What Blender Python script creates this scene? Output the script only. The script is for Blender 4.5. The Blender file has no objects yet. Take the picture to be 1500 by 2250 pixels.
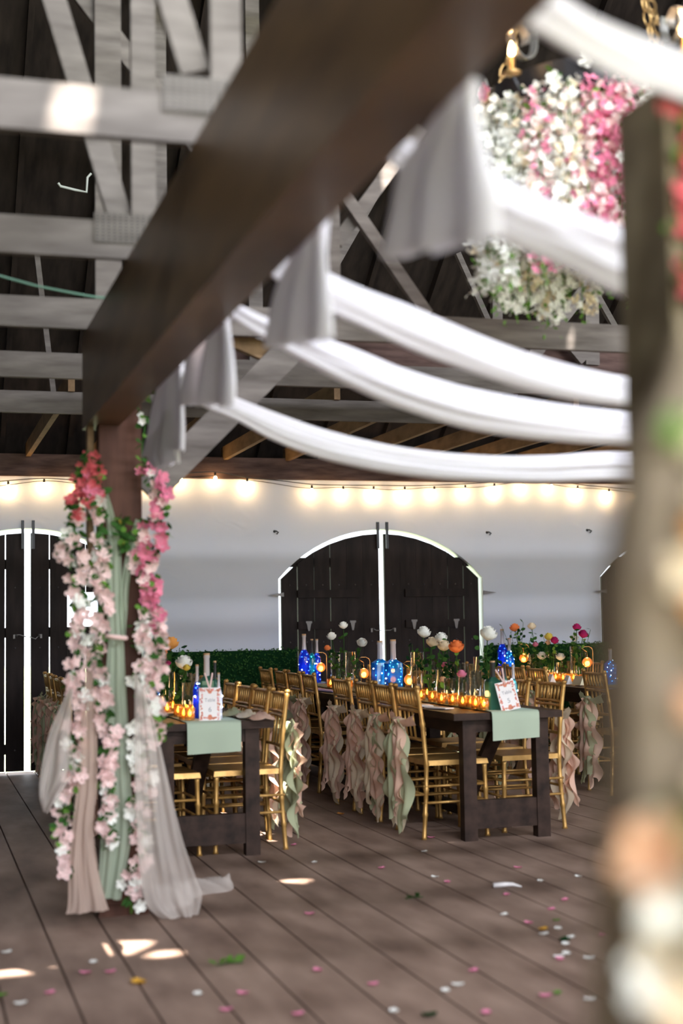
import bpy, math, random
from mathutils import Vector, Matrix
R = random.Random(7)
SC = bpy.context.scene
COL = SC.collection
# ------------------------------------------------------------------ camera
F = 3125.0
YAW, PITCH, ROLL = math.radians(16.72), math.radians(4.373), 0.016
CAM = Vector((0, 0, 1.34))
cF = Vector((math.sin(YAW) * math.cos(PITCH), math.cos(YAW) * math.cos(PITCH), math.sin(PITCH)))
r0 = Vector((math.cos(YAW), -math.sin(YAW), 0))
u0 = r0.cross(cF)
cR = r0 * math.cos(ROLL) - u0 * math.sin(ROLL)
cU = u0 * math.cos(ROLL) + r0 * math.sin(ROLL)
cam = bpy.data.objects.new('camera', bpy.data.cameras.new('camera'))
COL.objects.link(cam)
m = Matrix((cR, cU, -cF)).transposed().to_4x4()
m.translation = CAM
cam.matrix_world = m
cam.data.sensor_fit = 'VERTICAL'
cam.data.sensor_height = 36
cam.data.sensor_width = 24
cam.data.lens = 50
cam.data.clip_end = 200
cam.data.dof.use_dof = True
cam.data.dof.focus_distance = 11.0
cam.data.dof.aperture_fstop = 1.3
SC.camera = cam
SC.view_settings.view_transform = 'Standard'
SC.view_settings.look = 'None'
SC.view_settings.gamma = 1
SC.view_settings.use_curve_mapping = False
SC.view_settings.exposure = 0.62
SC.cycles.use_denoising = True
SC.cycles.max_bounces = 8
SC.cycles.transparent_max_bounces = 24
SC.cycles.sample_clamp_indirect = 4
SC.cycles.caustics_reflective = False
SC.cycles.caustics_refractive = False
# ------------------------------------------------------------------ world and lights
w = bpy.data.worlds.new('world'); SC.world = w; w.use_nodes = True
w.node_tree.nodes['Background'].inputs[0].default_value = (0.86, 0.93, 1.0, 1)
w.node_tree.nodes['Background'].inputs[1].default_value = 2.1

def light(name, kind, loc, energy, color, size=None, aim=None, size_y=None, parent=None):
    l = bpy.data.lights.new(name, kind); l.energy = energy; l.color = color
    if kind == 'AREA':
        l.shape = 'RECTANGLE'; l.size = size; l.size_y = size_y
    elif kind == 'POINT': l.shadow_soft_size = size
    elif kind == 'SUN': l.angle = size
    o = bpy.data.objects.new(name, l); COL.objects.link(o); o.location = loc
    if aim is not None: o.rotation_euler = (Vector(aim) - Vector(loc)).to_track_quat('-Z', 'Y').to_euler()
    if parent: o.parent = parent
    return o
light('daylight_open_front', 'AREA', (2.5, -4.4, 3.3), 520, (0.93, 0.95, 1.0), 8, (3.0, 7.5, 0.6), 2.2)
light('shadow_band_strip', 'AREA', (3.4, 1.12, 4.93), 330, (0.88, 0.93, 1.0), 8, (3.4, 13, 1.4), 0.28)  # added strip lamp in an invented roof slot, casts the chord shadow band
light('fill_right', 'AREA', (8.6, 5.0, 2.2), 150, (0.95, 0.97, 1.0), 6, (3, 6, 1.8), 3)  # added fill lamp just inside the closed right wall
SUN = Vector((0.06, -0.46, 0.88)).normalized()
light('sun', 'SUN', (0, 0, 12), 34, (1.0, 0.93, 0.82), 0.009, -SUN + Vector((0, 0, 12)))

# ------------------------------------------------------------------ projection helpers
def ray(px, py):
    return cF + cR * ((px - 750) / F) - cU * ((py - 1125) / F)
def at(px, py, Y):
    d = ray(px, py); return CAM + d * (Y / d.y)
def onX(px, py, X):
    d = ray(px, py); return CAM + d * (X / d.x)
def onZ(px, py, z):
    d = ray(px, py); return CAM + d * ((z - CAM.z) / d.z)
def atX(px, X):      # ground distance of a column of the view on the plane x = X
    return onX(px, 1360, X).y
def zat(px, py, X, Y):
    d = ray(px, py); return CAM.z + d.z * (Y / d.y)

# ------------------------------------------------------------------ materials
MT = {}
def mat(name, col, rough=0.6, metal=0.0, spec=0.5, alpha=1.0, emit=None, es=0.0, trans=0.0):
    ma = bpy.data.materials.new(name); ma.use_nodes = True
    b = ma.node_tree.nodes['Principled BSDF']
    b.inputs['Base Color'].default_value = (*col, 1)
    b.inputs['Roughness'].default_value = rough
    b.inputs['Metallic'].default_value = metal
    b.inputs['Specular IOR Level'].default_value = spec
    b.inputs['Alpha'].default_value = alpha
    if emit: b.inputs['Emission Color'].default_value = (*emit, 1); b.inputs['Emission Strength'].default_value = es
    MT[name] = ma; return ma
def noise_col(ma, c1, c2, scale=(1, 1, 1), ns=5, detail=6, p1=0.35, p2=0.65, bump=0.0, bscale=None, coord='Object'):
    nt = ma.node_tree; N = nt.nodes; L = nt.links; b = N['Principled BSDF']
    tc = N.new('ShaderNodeTexCoord'); mp = N.new('ShaderNodeMapping'); mp.inputs['Scale'].default_value = scale
    n = N.new('ShaderNodeTexNoise'); n.inputs['Scale'].default_value = ns; n.inputs['Detail'].default_value = detail
    cr = N.new('ShaderNodeValToRGB')
    cr.color_ramp.elements[0].position = p1; cr.color_ramp.elements[0].color = (*c1, 1)
    cr.color_ramp.elements[1].position = p2; cr.color_ramp.elements[1].color = (*c2, 1)
    L.new(tc.outputs[coord], mp.inputs[0]); L.new(mp.outputs[0], n.inputs['Vector']); L.new(n.outputs['Fac'], cr.inputs[0])
    L.new(cr.outputs[0], b.inputs['Base Color'])
    if bump:
        bp = N.new('ShaderNodeBump'); bp.inputs['Strength'].default_value = bump; bp.inputs['Distance'].default_value = 0.02
        L.new(n.outputs['Fac'], bp.inputs['Height']); L.new(bp.outputs[0], b.inputs['Normal'])
    return ma
noise_col(mat('deck', (0, 0, 0), 0.6, spec=0.3), (0.14, 0.088, 0.066), (0.33, 0.228, 0.182), (2.2, 0.7, 1), 2.5, 8, 0.3, 0.72, 0.12)
noise_col(mat('grey_wood', (0, 0, 0), 0.7, spec=0.15), (0.095, 0.082, 0.076), (0.19, 0.168, 0.158), (1, 1, 6), 3, 6, 0.3, 0.7, 0.1)
noise_col(mat('girder_wood', (0, 0, 0), 0.42), (0.075, 0.040, 0.016), (0.145, 0.083, 0.036), (1, 1, 4), 3, 5, 0.3, 0.7, 0.06)
noise_col(mat('post_wood', (0, 0, 0), 0.6, spec=0.15), (0.045, 0.018, 0.012), (0.09, 0.038, 0.025), (6, 6, 1), 3, 5, 0.3, 0.7, 0.06)
noise_col(mat('plate_wood', (0, 0, 0), 0.75, spec=0.15), (0.05, 0.028, 0.024), (0.12, 0.075, 0.065), (1, 1, 6), 4, 6, 0.3, 0.7, 0.1)
noise_col(mat('joist_wood', (0, 0, 0), 0.7, spec=0.15), (0.16, 0.10, 0.055), (0.28, 0.18, 0.10), (3, 1, 3), 4, 6, 0.3, 0.7, 0.1)
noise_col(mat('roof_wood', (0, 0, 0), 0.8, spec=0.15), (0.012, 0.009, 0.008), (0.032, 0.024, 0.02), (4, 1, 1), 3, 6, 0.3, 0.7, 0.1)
noise_col(mat('door_wood', (0, 0, 0), 0.65, spec=0.15), (0.010, 0.0065, 0.0062), (0.024, 0.016, 0.015), (5, 5, 1), 3, 6, 0.3, 0.7, 0.08)
noise_col(mat('table_wood', (0, 0, 0), 0.55, spec=0.15), (0.014, 0.008, 0.006), (0.048, 0.027, 0.020), (4, 1, 4), 3, 6, 0.3, 0.7, 0.08)
noise_col(mat('gold', (0, 0, 0), 0.38, 0.55), (0.33, 0.175, 0.045), (0.58, 0.34, 0.11), (1, 1, 1), 14, 4, 0.3, 0.7, 0.05)
noise_col(mat('ground', (0, 0, 0), 0.9), (0.25, 0.33, 0.16), (0.5, 0.55, 0.38), (1, 1, 1), 1.2, 4)
# stucco with trowel strokes
st = mat('stucco', (0.60, 0.61, 0.66), 0.75, spec=0.3)
nt = st.node_tree; N = nt.nodes; L = nt.links; b = N['Principled BSDF']
tc = N.new('ShaderNodeTexCoord'); n1 = N.new('ShaderNodeTexNoise'); n1.inputs['Scale'].default_value = 3.2; n1.inputs['Detail'].default_value = 7; n1.inputs['Distortion'].default_value = 2.2
n2 = N.new('ShaderNodeTexNoise'); n2.inputs['Scale'].default_value = 1.1; n2.inputs['Detail'].default_value = 3
n1.noise_type = 'RIDGED_MULTIFRACTAL'
bp = N.new('ShaderNodeBump'); bp.inputs['Strength'].default_value = 0.32; bp.inputs['Distance'].default_value = 0.012
L.new(tc.outputs['Object'], n1.inputs['Vector']); L.new(tc.outputs['Object'], n2.inputs['Vector'])
L.new(n1.outputs['Fac'], bp.inputs['Height']); L.new(bp.outputs[0], b.inputs['Normal'])
cr = N.new('ShaderNodeValToRGB'); cr.color_ramp.elements[0].color = (0.55, 0.57, 0.66, 1); cr.color_ramp.elements[1].color = (0.64, 0.66, 0.74, 1)
L.new(n2.outputs['Fac'], cr.inputs[0]); L.new(cr.outputs[0], b.inputs['Base Color'])
def cloth(name, col, tr=0.25, alpha=0.0, rough=0.9):
    ma = bpy.data.materials.new(name); ma.use_nodes = True; nt = ma.node_tree; N = nt.nodes; L = nt.links
    N.clear(); out = N.new('ShaderNodeOutputMaterial')
    d = N.new('ShaderNodeBsdfDiffuse'); d.inputs[0].default_value = (*col, 1)
    t = N.new('ShaderNodeBsdfTranslucent'); t.inputs[0].default_value = (*col, 1)
    mx = N.new('ShaderNodeMixShader'); mx.inputs[0].default_value = tr
    L.new(d.outputs[0], mx.inputs[1]); L.new(t.outputs[0], mx.inputs[2])
    last = mx
    if alpha > 0:
        tp = N.new('ShaderNodeBsdfTransparent'); m2 = N.new('ShaderNodeMixShader'); m2.inputs[0].default_value = alpha
        L.new(mx.outputs[0], m2.inputs[1]); L.new(tp.outputs[0], m2.inputs[2]); last = m2
    L.new(last.outputs[0], out.inputs[0]); MT[name] = ma; return ma
cloth('white_cloth', (0.73, 0.71, 0.76), 0.3)
cloth('tulle_sage', (0.52, 0.60, 0.47), 0.4, 0.22)
cloth('tulle_blush', (0.72, 0.55, 0.47), 0.4, 0.25)
cloth('tulle_ivory', (0.84, 0.76, 0.71), 0.4, 0.48)
cloth('tulle_beige', (0.42, 0.345, 0.26), 0.3, 0.0)
cloth('chiffon_blush', (0.84, 0.57, 0.45), 0.4)
cloth('chiffon_sage', (0.52, 0.55, 0.36), 0.4)
cloth('chiffon_cream', (0.80, 0.67, 0.50), 0.4)
cloth('runner_sage', (0.36, 0.42, 0.33), 0.05)
cloth('ribbon_blush', (0.80, 0.58, 0.55), 0.2)
for nm, c in {'pet_pale': (0.88, 0.68, 0.665), 'pet_pink': (0.80, 0.28, 0.40), 'pet_coral': (0.70, 0.16, 0.18), 'pet_white': (0.93, 0.93, 0.89),
              'pet_cream': (0.88, 0.76, 0.57), 'pet_orange': (0.90, 0.27, 0.09), 'pet_apricot': (0.88, 0.42, 0.12), 'pet_magenta': (0.50, 0.03, 0.16),
              'pet_yellow': (0.80, 0.62, 0.12), 'pet_peach': (0.80, 0.50, 0.32), 'pet_hot': (0.80, 0.27, 0.42),
              'leaf': (0.045, 0.12, 0.03), 'leaf_dark': (0.012, 0.045, 0.016), 'leaf_light': (0.13, 0.27, 0.05), 'leaf_yellow': (0.7, 0.38, 0.06)}.items():
    cloth(nm, c, 0.25)
mat('scroll_iron', (0.20, 0.19, 0.18), 0.4, 0.4)
noise_col(mat('mossy_wood', (0, 0, 0), 0.8), (0.075, 0.055, 0.028), (0.17, 0.14, 0.085), (1, 1, 1), 7, 3)
mat('iron', (0.03, 0.03, 0.035), 0.45, 0.6)
mat('steel', (0.12, 0.11, 0.11), 0.45, 0.7)
mat('brass', (0.5, 0.32, 0.14), 0.35, 0.8)
mat('wire', (0.02, 0.02, 0.02), 0.6)
mat('cork', (0.45, 0.27, 0.14), 0.8)
mat('card', (0.80, 0.76, 0.76), 0.8)
mat('print_pink', (0.72, 0.30, 0.30), 0.8)
mat('print_coral', (0.62, 0.22, 0.14), 0.8)
mat('print_grey', (0.33, 0.33, 0.36), 0.8)
mat('paper_cream', (0.75, 0.66, 0.45), 0.8)
mat('napkin_lilac', (0.42, 0.33, 0.62), 0.8)
mat('plate_white', (0.75, 0.73, 0.72), 0.3)
mat('white_cord', (0.6, 0.64, 0.6), 0.6)
mat('green_cord', (0.12, 0.26, 0.19), 0.6)
mat('wax', (0.9, 0.75, 0.5), 0.5)
mat('bulb', (1, 0.8, 0.5), 0.3, emit=(1.0, 0.62, 0.25), es=60)
mat('candle_bulb', (1, 0.8, 0.5), 0.3, emit=(1.0, 0.60, 0.25), es=22)
mat('flame', (1, 0.7, 0.3), 0.3, emit=(1.0, 0.50, 0.10), es=14)
mat('led_blue', (0.6, 0.8, 1), 0.3, emit=(0.55, 0.72, 1.0), es=14)
mat('led_warm', (1, 0.8, 0.4), 0.3, emit=(1.0, 0.55, 0.12), es=10)
def glassy(name, tint, gl=0.14, rough=0.03, diff=None, dm=0.0):
    ma = bpy.data.materials.new(name); ma.use_nodes = True; nt = ma.node_tree; N = nt.nodes; L = nt.links
    N.clear(); out = N.new('ShaderNodeOutputMaterial')
    t = N.new('ShaderNodeBsdfTransparent'); t.inputs[0].default_value = (*tint, 1)
    g = N.new('ShaderNodeBsdfGlossy'); g.inputs['Roughness'].default_value = rough
    lw = N.new('ShaderNodeLayerWeight'); lw.inputs[0].default_value = 0.25
    mx = N.new('ShaderNodeMixShader')
    ma2 = N.new('ShaderNodeMath'); ma2.operation = 'ADD'; ma2.inputs[1].default_value = gl * 0.4
    L.new(lw.outputs['Facing'], ma2.inputs[0])
    m3 = N.new('ShaderNodeMath'); m3.operation = 'MULTIPLY'; m3.inputs[1].default_value = 0.8
    L.new(ma2.outputs[0], m3.inputs[0])
    L.new(m3.outputs[0], mx.inputs[0]); L.new(t.outputs[0], mx.inputs[1]); L.new(g.outputs[0], mx.inputs[2])
    last = mx
    if diff:
        d = N.new('ShaderNodeBsdfDiffuse'); d.inputs[0].default_value = (*diff, 1)
        m4 = N.new('ShaderNodeMixShader'); m4.inputs[0].default_value = dm
        L.new(mx.outputs[0], m4.inputs[1]); L.new(d.outputs[0], m4.inputs[2]); last = m4
    L.new(last.outputs[0], out.inputs[0]); MT[name] = ma
glassy('clear_glass', (0.93, 0.95, 0.94))
glassy('votive_glass', (1.0, 0.80, 0.45), 0.2, 0.05, (0.85, 0.5, 0.15), 0.12)
glassy('amber_glass', (0.95, 0.7, 0.4), 0.2, 0.05, (0.8, 0.45, 0.2), 0.35)
glassy('blue_glass', (0.03, 0.12, 0.7), 0.3, 0.05, (0.01, 0.05, 0.55), 0.5)
glassy('sky_glass', (0.05, 0.35, 0.7), 0.3, 0.05, (0.01, 0.22, 0.50), 0.5)
glassy('teal_glass', (0.05, 0.45, 0.45), 0.3, 0.05, (0.01, 0.24, 0.24), 0.5)
glassy('green_glass', (0.03, 0.18, 0.12), 0.3, 0.1, (0.03, 0.11, 0.075), 0.75)
glassy('frost_glass', (0.8, 0.75, 0.75), 0.3, 0.2, (0.62, 0.58, 0.60), 0.6)

# ------------------------------------------------------------------ mesh building
class MB:
    def __init__(s): s.v = []; s.f = []; s.m = []; s.mi = 0
    def add(s, vs, fs):
        o = len(s.v); s.v += [tuple(x) for x in vs]
        for f in fs: s.f.append(tuple(i + o for i in f)); s.m.append(s.mi)
        return s
    def box(s, x0, y0, z0, x1, y1, z1):
        return s.add([(x0, y0, z0), (x1, y0, z0), (x1, y1, z0), (x0, y1, z0), (x0, y0, z1), (x1, y0, z1), (x1, y1, z1), (x0, y1, z1)],
                     [(0, 3, 2, 1), (4, 5, 6, 7), (0, 1, 5, 4), (1, 2, 6, 5), (2, 3, 7, 6), (3, 0, 4, 7)])
    def beam(s, a, b, w, h, up=(0, 1, 0)):     # bar from a to b, h measured along up-ish, w across
        a = Vector(a); b = Vector(b); d = (b - a).normalized(); u = Vector(up); u = (u - d * u.dot(d)).normalized(); c = d.cross(u)
        vs = []
        for p in (a, b):
            for i, j in ((-1, -1), (1, -1), (1, 1), (-1, 1)): vs.append(p + c * (i * w / 2) + u * (j * h / 2))
        return s.add(vs, [(0, 3, 2, 1), (4, 5, 6, 7), (0, 1, 5, 4), (1, 2, 6, 5), (2, 3, 7, 6), (3, 0, 4, 7)])
    def tube(s, pts, r, n=6, cap=True, closed=False):
        pts = [Vector(p) for p in pts]; rr = r if isinstance(r, (list, tuple)) else [r] * len(pts)
        vs = []; k = len(pts); prev = None
        for i, p in enumerate(pts):
            if closed: d = pts[(i + 1) % k] - pts[i - 1]
            else: d = pts[min(i + 1, k - 1)] - pts[max(i - 1, 0)]
            d = d.normalized() if d.length > 1e-9 else Vector((0, 0, 1))
            u = prev if prev else (Vector((1, 0, 0)) if abs(d.x) < 0.8 else Vector((0, 1, 0)))
            u = (u - d * u.dot(d)); u = u.normalized() if u.length > 1e-6 else Vector((0, 1, 0)); prev = u; c = d.cross(u)
            for j in range(n):
                a = 2 * math.pi * j / n; vs.append(p + (u * math.cos(a) + c * math.sin(a)) * rr[i])
        fs = []
        for i in range(k if closed else k - 1):
            i2 = (i + 1) % k
            for j in range(n): j2 = (j + 1) % n; fs.append((i * n + j, i * n + j2, i2 * n + j2, i2 * n + j))
        if cap and not closed: fs.append(tuple(reversed(range(n)))); fs.append(tuple(range((k - 1) * n, k * n)))
        return s.add(vs, fs)
    def lathe(s, prof, c=(0, 0, 0), n=16):
        vs = []; k = len(prof)
        for r, z in prof:
            for j in range(n): a = 2 * math.pi * j / n; vs.append((c[0] + r * math.cos(a), c[1] + r * math.sin(a), c[2] + z))
        fs = []
        for i in range(k - 1):
            for j in range(n): j2 = (j + 1) % n; fs.append((i * n + j, i * n + j2, (i + 1) * n + j2, (i + 1) * n + j))
        return s.add(vs, fs)
    def ball(s, c, r, n=8, m_=5, sz=1.0):
        return s.lathe([(max(1e-4, r * math.sin(math.pi * i / m_)), -r * sz * math.cos(math.pi * i / m_)) for i in range(m_ + 1)], c, n)
    def grid(s, P):      # P[i][j] points
        a = len(P); b_ = len(P[0]); vs = [p for row in P for p in row]
        return s.add(vs, [(i * b_ + j, i * b_ + j + 1, (i + 1) * b_ + j + 1, (i + 1) * b_ + j) for i in range(a - 1) for j in range(b_ - 1)])
    def build(s, name, mats, parent=None, smooth=False, loc=None):
        me = bpy.data.meshes.new(name); me.from_pydata(s.v, [], s.f)
        mats = mats if isinstance(mats, (list, tuple)) else [mats]
        for q in mats: me.materials.append(MT[q])
        if len(mats) > 1: me.polygons.foreach_set('material_index', s.m)
        if smooth: me.polygons.foreach_set('use_smooth', [True] * len(me.polygons))
        me.update()
        o = bpy.data.objects.new(name, me); COL.objects.link(o)
        if loc: o.location = loc
        if parent: o.parent = parent
        return o
def tag(o, label=None, cat=None, group=None, kind=None):
    if label: o['label'] = label
    if cat: o['category'] = cat
    if group: o['group'] = group
    if kind: o['kind'] = kind
    return o
def empty(name, loc, rz=0, label=None, cat=None, group=None):
    o = bpy.data.objects.new(name, None); COL.objects.link(o); o.location = loc; o.rotation_euler = (0, 0, rz)
    o.empty_display_size = 0.1
    return tag(o, label, cat, group)
def inst(name, me, parent, mtx):
    o = bpy.data.objects.new(name, me); COL.objects.link(o); o.parent = parent; o.matrix_local = mtx; return o
def copy_tree(o, parent=None):
    c = o.copy(); COL.objects.link(c); c.parent = parent
    for ch in list(o.children): copy_tree(ch, c)
    return c
def flat(polys, t):      # planar shape with holes, thickness t, in XY
    cu = bpy.data.curves.new('tmp', 'CURVE'); cu.dimensions = '2D'; cu.fill_mode = 'BOTH'; cu.extrude = t / 2
    for pl in polys:
        sp = cu.splines.new('POLY'); sp.points.add(len(pl) - 1); sp.use_cyclic_u = True
        for i, (x, y) in enumerate(pl): sp.points[i].co = (x, y, 0, 1)
    ob = bpy.data.objects.new('tmp', cu); COL.objects.link(ob)
    bpy.context.view_layer.update()
    dg = bpy.context.evaluated_depsgraph_get()
    me = bpy.data.meshes.new_from_object(ob.evaluated_get(dg))
    vs = [v.co.copy() for v in me.vertices]; fs = [tuple(p.vertices) for p in me.polygons]
    bpy.data.objects.remove(ob); bpy.data.curves.remove(cu); bpy.data.meshes.remove(me)
    return vs, fs
def text_mesh(txt, size):
    cu = bpy.data.curves.new('tmp', 'FONT'); cu.body = txt; cu.size = size; cu.align_x = 'CENTER'; cu.align_y = 'CENTER'; cu.extrude = 0.0006
    ob = bpy.data.objects.new('tmp', cu); COL.objects.link(ob); bpy.context.view_layer.update()
    me = bpy.data.meshes.new_from_object(ob.evaluated_get(bpy.context.evaluated_depsgraph_get()))
    vs = [v.co.copy() for v in me.vertices]; fs = [tuple(p.vertices) for p in me.polygons]
    bpy.data.objects.remove(ob); bpy.data.curves.remove(cu); bpy.data.meshes.remove(me)
    return vs, fs
def rings(n): return [Vector((math.cos(2 * math.pi * i / n), math.sin(2 * math.pi * i / n), 0)) for i in range(n)]
def lerp(a, b, t): return a + (b - a) * t
def path_at(P, t):     # piecewise-linear with smoothing
    x = t * (len(P) - 1); i = min(int(x), len(P) - 2); f = x - i
    p0 = P[max(i - 1, 0)]; p1 = P[i]; p2 = P[i + 1]; p3 = P[min(i + 2, len(P) - 1)]
    return 0.5 * ((2 * p1) + (p2 - p0) * f + (2 * p0 - 5 * p1 + 4 * p2 - p3) * f * f + (3 * p1 - p0 - 3 * p2 + p3) * f ** 3)

# ================================================================== STRUCTURE
YW = 13.25        # inner face of the plastered end wall
X0, X1 = -3.2, 9.0
fl = MB()
k = -16
while 0.559 + 0.2512 * k < X1:
    xa = 0.559 + 0.2512 * k; xb = xa + 0.2512
    seg = [-5.0 + R.uniform(0, 3)]
    fl.box(xa + 0.0045, -5, -0.04, xb - 0.0045, 13.55, 0.0); k += 1
fl.v = [v for v in fl.v]
floor = fl.build('floor', 'deck'); tag(floor, 'brown composite deck boards', kind='structure')
u = MB().box(X0, -5, -0.3, X1, 13.5, -0.08).build('floor_joists', 'wire'); u.name = 'floor.001'; tag(u, kind='structure')
g = MB().box(-60, -60, -0.5, 60, 60, -0.35).build('ground', 'ground'); tag(g, kind='structure')

cx_mid = (at(613, 1400, YW).x + at(1063, 1400, YW).x) / 2
hw = (at(1063, 1400, YW).x - at(613, 1400, YW).x) / 2
cx_l = at(61, 1400, YW).x; cx_r = 2 * cx_mid - cx_l
z_sp = at(613, 1272, YW).z; z_ap = at(838, 1163, YW).z; z_top = at(600, 1054, YW).z
rise = z_ap - z_sp; RAD = (hw * hw + rise * rise) / (2 * rise)
def archz(dx, inset=0.0):
    return z_ap - inset - RAD + math.sqrt(max(0, RAD * RAD - dx * dx))
def opening(c):
    return [(c - hw, 0.0)] + [(c - hw + 2 * hw * i / 24, archz(-hw + 2 * hw * i / 24)) for i in range(25)] + [(c + hw, 0.0)]
outer = [(X0, -0.05), (X0, 3.0), (X1, 3.0), (X1, -0.05)]
def bite(c):  # traced as part of the outline so that doors reach the floor
    return opening(c)
out = [(X0, 0.0)] + bite(cx_l) + bite(cx_mid) + bite(cx_r) + [(X1, 0.0), (X1, z_top + .1), (X0, z_top + .1)]
vs, fs = flat([out], 0.16)
wb = MB().add([(v.x, YW + 0.08 - v.z, v.y) for v in vs], fs).build('wall_back', 'stucco'); tag(wb, 'white plastered end wall with three arched doorways', kind='structure')
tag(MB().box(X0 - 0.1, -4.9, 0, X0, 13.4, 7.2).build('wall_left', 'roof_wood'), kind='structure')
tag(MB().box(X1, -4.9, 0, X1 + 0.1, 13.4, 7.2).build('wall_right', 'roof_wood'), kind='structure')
# plate beam over the wall
zp0 = z_top; zp1 = at(600, 1008, YW).z
tag(MB().box(X0, YW - 0.05, zp0, X1, YW + 0.5, zp1).build('trim_1', 'plate_wood'), 'rough brown plate beam along the top of the white wall', kind='structure')

def door(idx, c, windows):
    e = empty('door_%d' % idx, (c, YW + 0.05, 0)); tag(e, ('pair of dark plank doors under a shallow arch'), kind='structure')
    ins = 0.03
    for sgn in (-1, 1):
        lf = empty('door_leaf', (0, 0, 0)); lf.parent = e
        pl = MB(); n = 6
        xs0 = 0.028; xs1 = hw - 0.035
        wd = (xs1 - xs0) / n
        slit = {-1: ({1: .010, 3: .006, 5: .004} if windows else {3: .008, 4: .005, 5: .009}), 1: ({1: .010, 3: .008} if windows else {4: .006, 5: .009})}[sgn]
        for i in range(n):
            a = xs0 + wd * i + (slit.get(i, 0.0012)); bb = xs0 + wd * (i + 1) - 0.0012
            spans = [(0.03, None)]
            if windows and 2 <= i <= 4: spans = [(0.03, at(100, 1381, YW).z), (at(100, 1302, YW).z, None)]
            for (z0, z1) in spans:
                vs = []
                for yy in (-0.02, 0.02):
                    for (x, z) in ((a, z0), (bb, z0), (bb, z1 if z1 else archz(bb, ins + 0.012)), (a, z1 if z1 else archz(a, ins + 0.012))): vs.append((sgn * x, yy, z))
                pl.add(vs, [(0, 1, 2, 3), (7, 6, 5, 4), (0, 4, 5, 1), (1, 5, 6, 2), (2, 6, 7, 3), (3, 7, 4, 0)])
        pl.build('plank_panel', 'door_wood', lf)
        zA = at(730, 1297, YW).z; zB = at(730, 1366, YW).z
        rail = [0.25, 1.9]
        for zz in ([0.18, at(100, 1250, YW).z, at(100, 1400, YW).z] if windows else [0.18, at(730, 1245, YW).z]):
            MB().box(min(sgn * 0.06, sgn * (hw - 0.05)), 0.021, zz, max(sgn * 0.06, sgn * (hw - 0.05)), 0.05, zz + 0.09).build('cross_rail', 'door_wood', lf)
        if not windows:
            for zz in (zA, zB):
                a_, b_ = (sgn * hw * 0.22, sgn * hw * 0.82)
                MB().box(min(a_, b_), -0.055, zz - 0.07, max(a_, b_), -0.021, zz + 0.005).build('shutter_batten', 'door_wood', lf)
            for hx in (0.30, 0.72):
                h = MB(); h.box(sgn * hw * hx - 0.03, -0.066, zB - 0.012, sgn * hw * hx + 0.03, -0.055, zB + 0.008)
                h.add([(sgn * hw * hx - .022, -.062, zB - .012), (sgn * hw * hx + .022, -.062, zB - .012), (sgn * hw * hx + .008, -.062, zB - .085), (sgn * hw * hx - .008, -.062, zB - .085),
                       (sgn * hw * hx - .022, -.056, zB - .012), (sgn * hw * hx + .022, -.056, zB - .012), (sgn * hw * hx + .008, -.056, zB - .085), (sgn * hw * hx - .008, -.056, zB - .085)],
                      [(0, 1, 2, 3), (7, 6, 5, 4), (0, 4, 5, 1), (1, 5, 6, 2), (2, 6, 7, 3), (3, 7, 4, 0)])
                h.build('shutter_hinge', 'steel', lf)
        else:
            zz = at(100, 1405, YW).z
            fr = MB(); a_, b_ = sgn * hw * 0.36, sgn * hw * 0.80
            for (p, q) in (((a_, zz), (b_, zz)), ((a_, zz - .42), (b_, zz - .42)), ((a_, zz), (a_, zz - .42)), ((b_, zz), (b_, zz - .42))):
                fr.beam((p[0], -.03, p[1]), (q[0], -.03, q[1]), .04, .025)
            fr.build('panel_frame', 'door_wood', lf)
        bl = MB()
        for i in range(n):
            for zz in ([at(730, 1285, YW).z, at(730, 1410, YW).z, 0.22]): bl.ball((sgn * (xs0 + wd * (i + .5)), -.022, zz), .008, 6, 4)
        bl.build('bolt_heads', 'steel', lf)
        # vertical strap above the leaf that holds it shut
        MB().box(min(sgn * 0.035, sgn * 0.06), -0.075, z_ap - 0.19, max(sgn * 0.035, sgn * 0.06), -0.055, z_ap + 0.07).build('drop_bolt', 'iron', lf)
        hk = MB(); zz = at(843, 1385, YW).z
        hk.tube([(sgn * .015, -.04, zz), (sgn * .07, -.04, zz + (.0 if not windows else -.02 * sgn)), (sgn * .11, -.04, zz + .02)], .005, 5)
        hk.ball((sgn * .10, -.04, zz + .012), .014, 6, 4)
        hk.box(sgn * .12 - .009, -.045, zz - .015, sgn * .12 + .009, -.022, zz + .022)
        hk.build('hook_latch', 'steel', lf)
        hz = at(613, 1307, YW).z
        if not windows:
            MB().add([(sgn * (hw - .03), -.14, hz - .02), (sgn * (hw + .11), -.14, hz), (sgn * (hw - .03), -.14, hz + .02), (sgn * (hw - .03), -.13, hz - .02), (sgn * (hw + .11), -.13, hz), (sgn * (hw - .03), -.13, hz + .02)],
                     [(0, 1, 2), (5, 4, 3), (0, 3, 4, 1), (1, 4, 5, 2), (2, 5, 3, 0)]).build('strap_hinge', 'steel', lf)
    return e
door(1, cx_l, True); door(2, cx_mid, False); door(3, cx_r, False)

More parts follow.
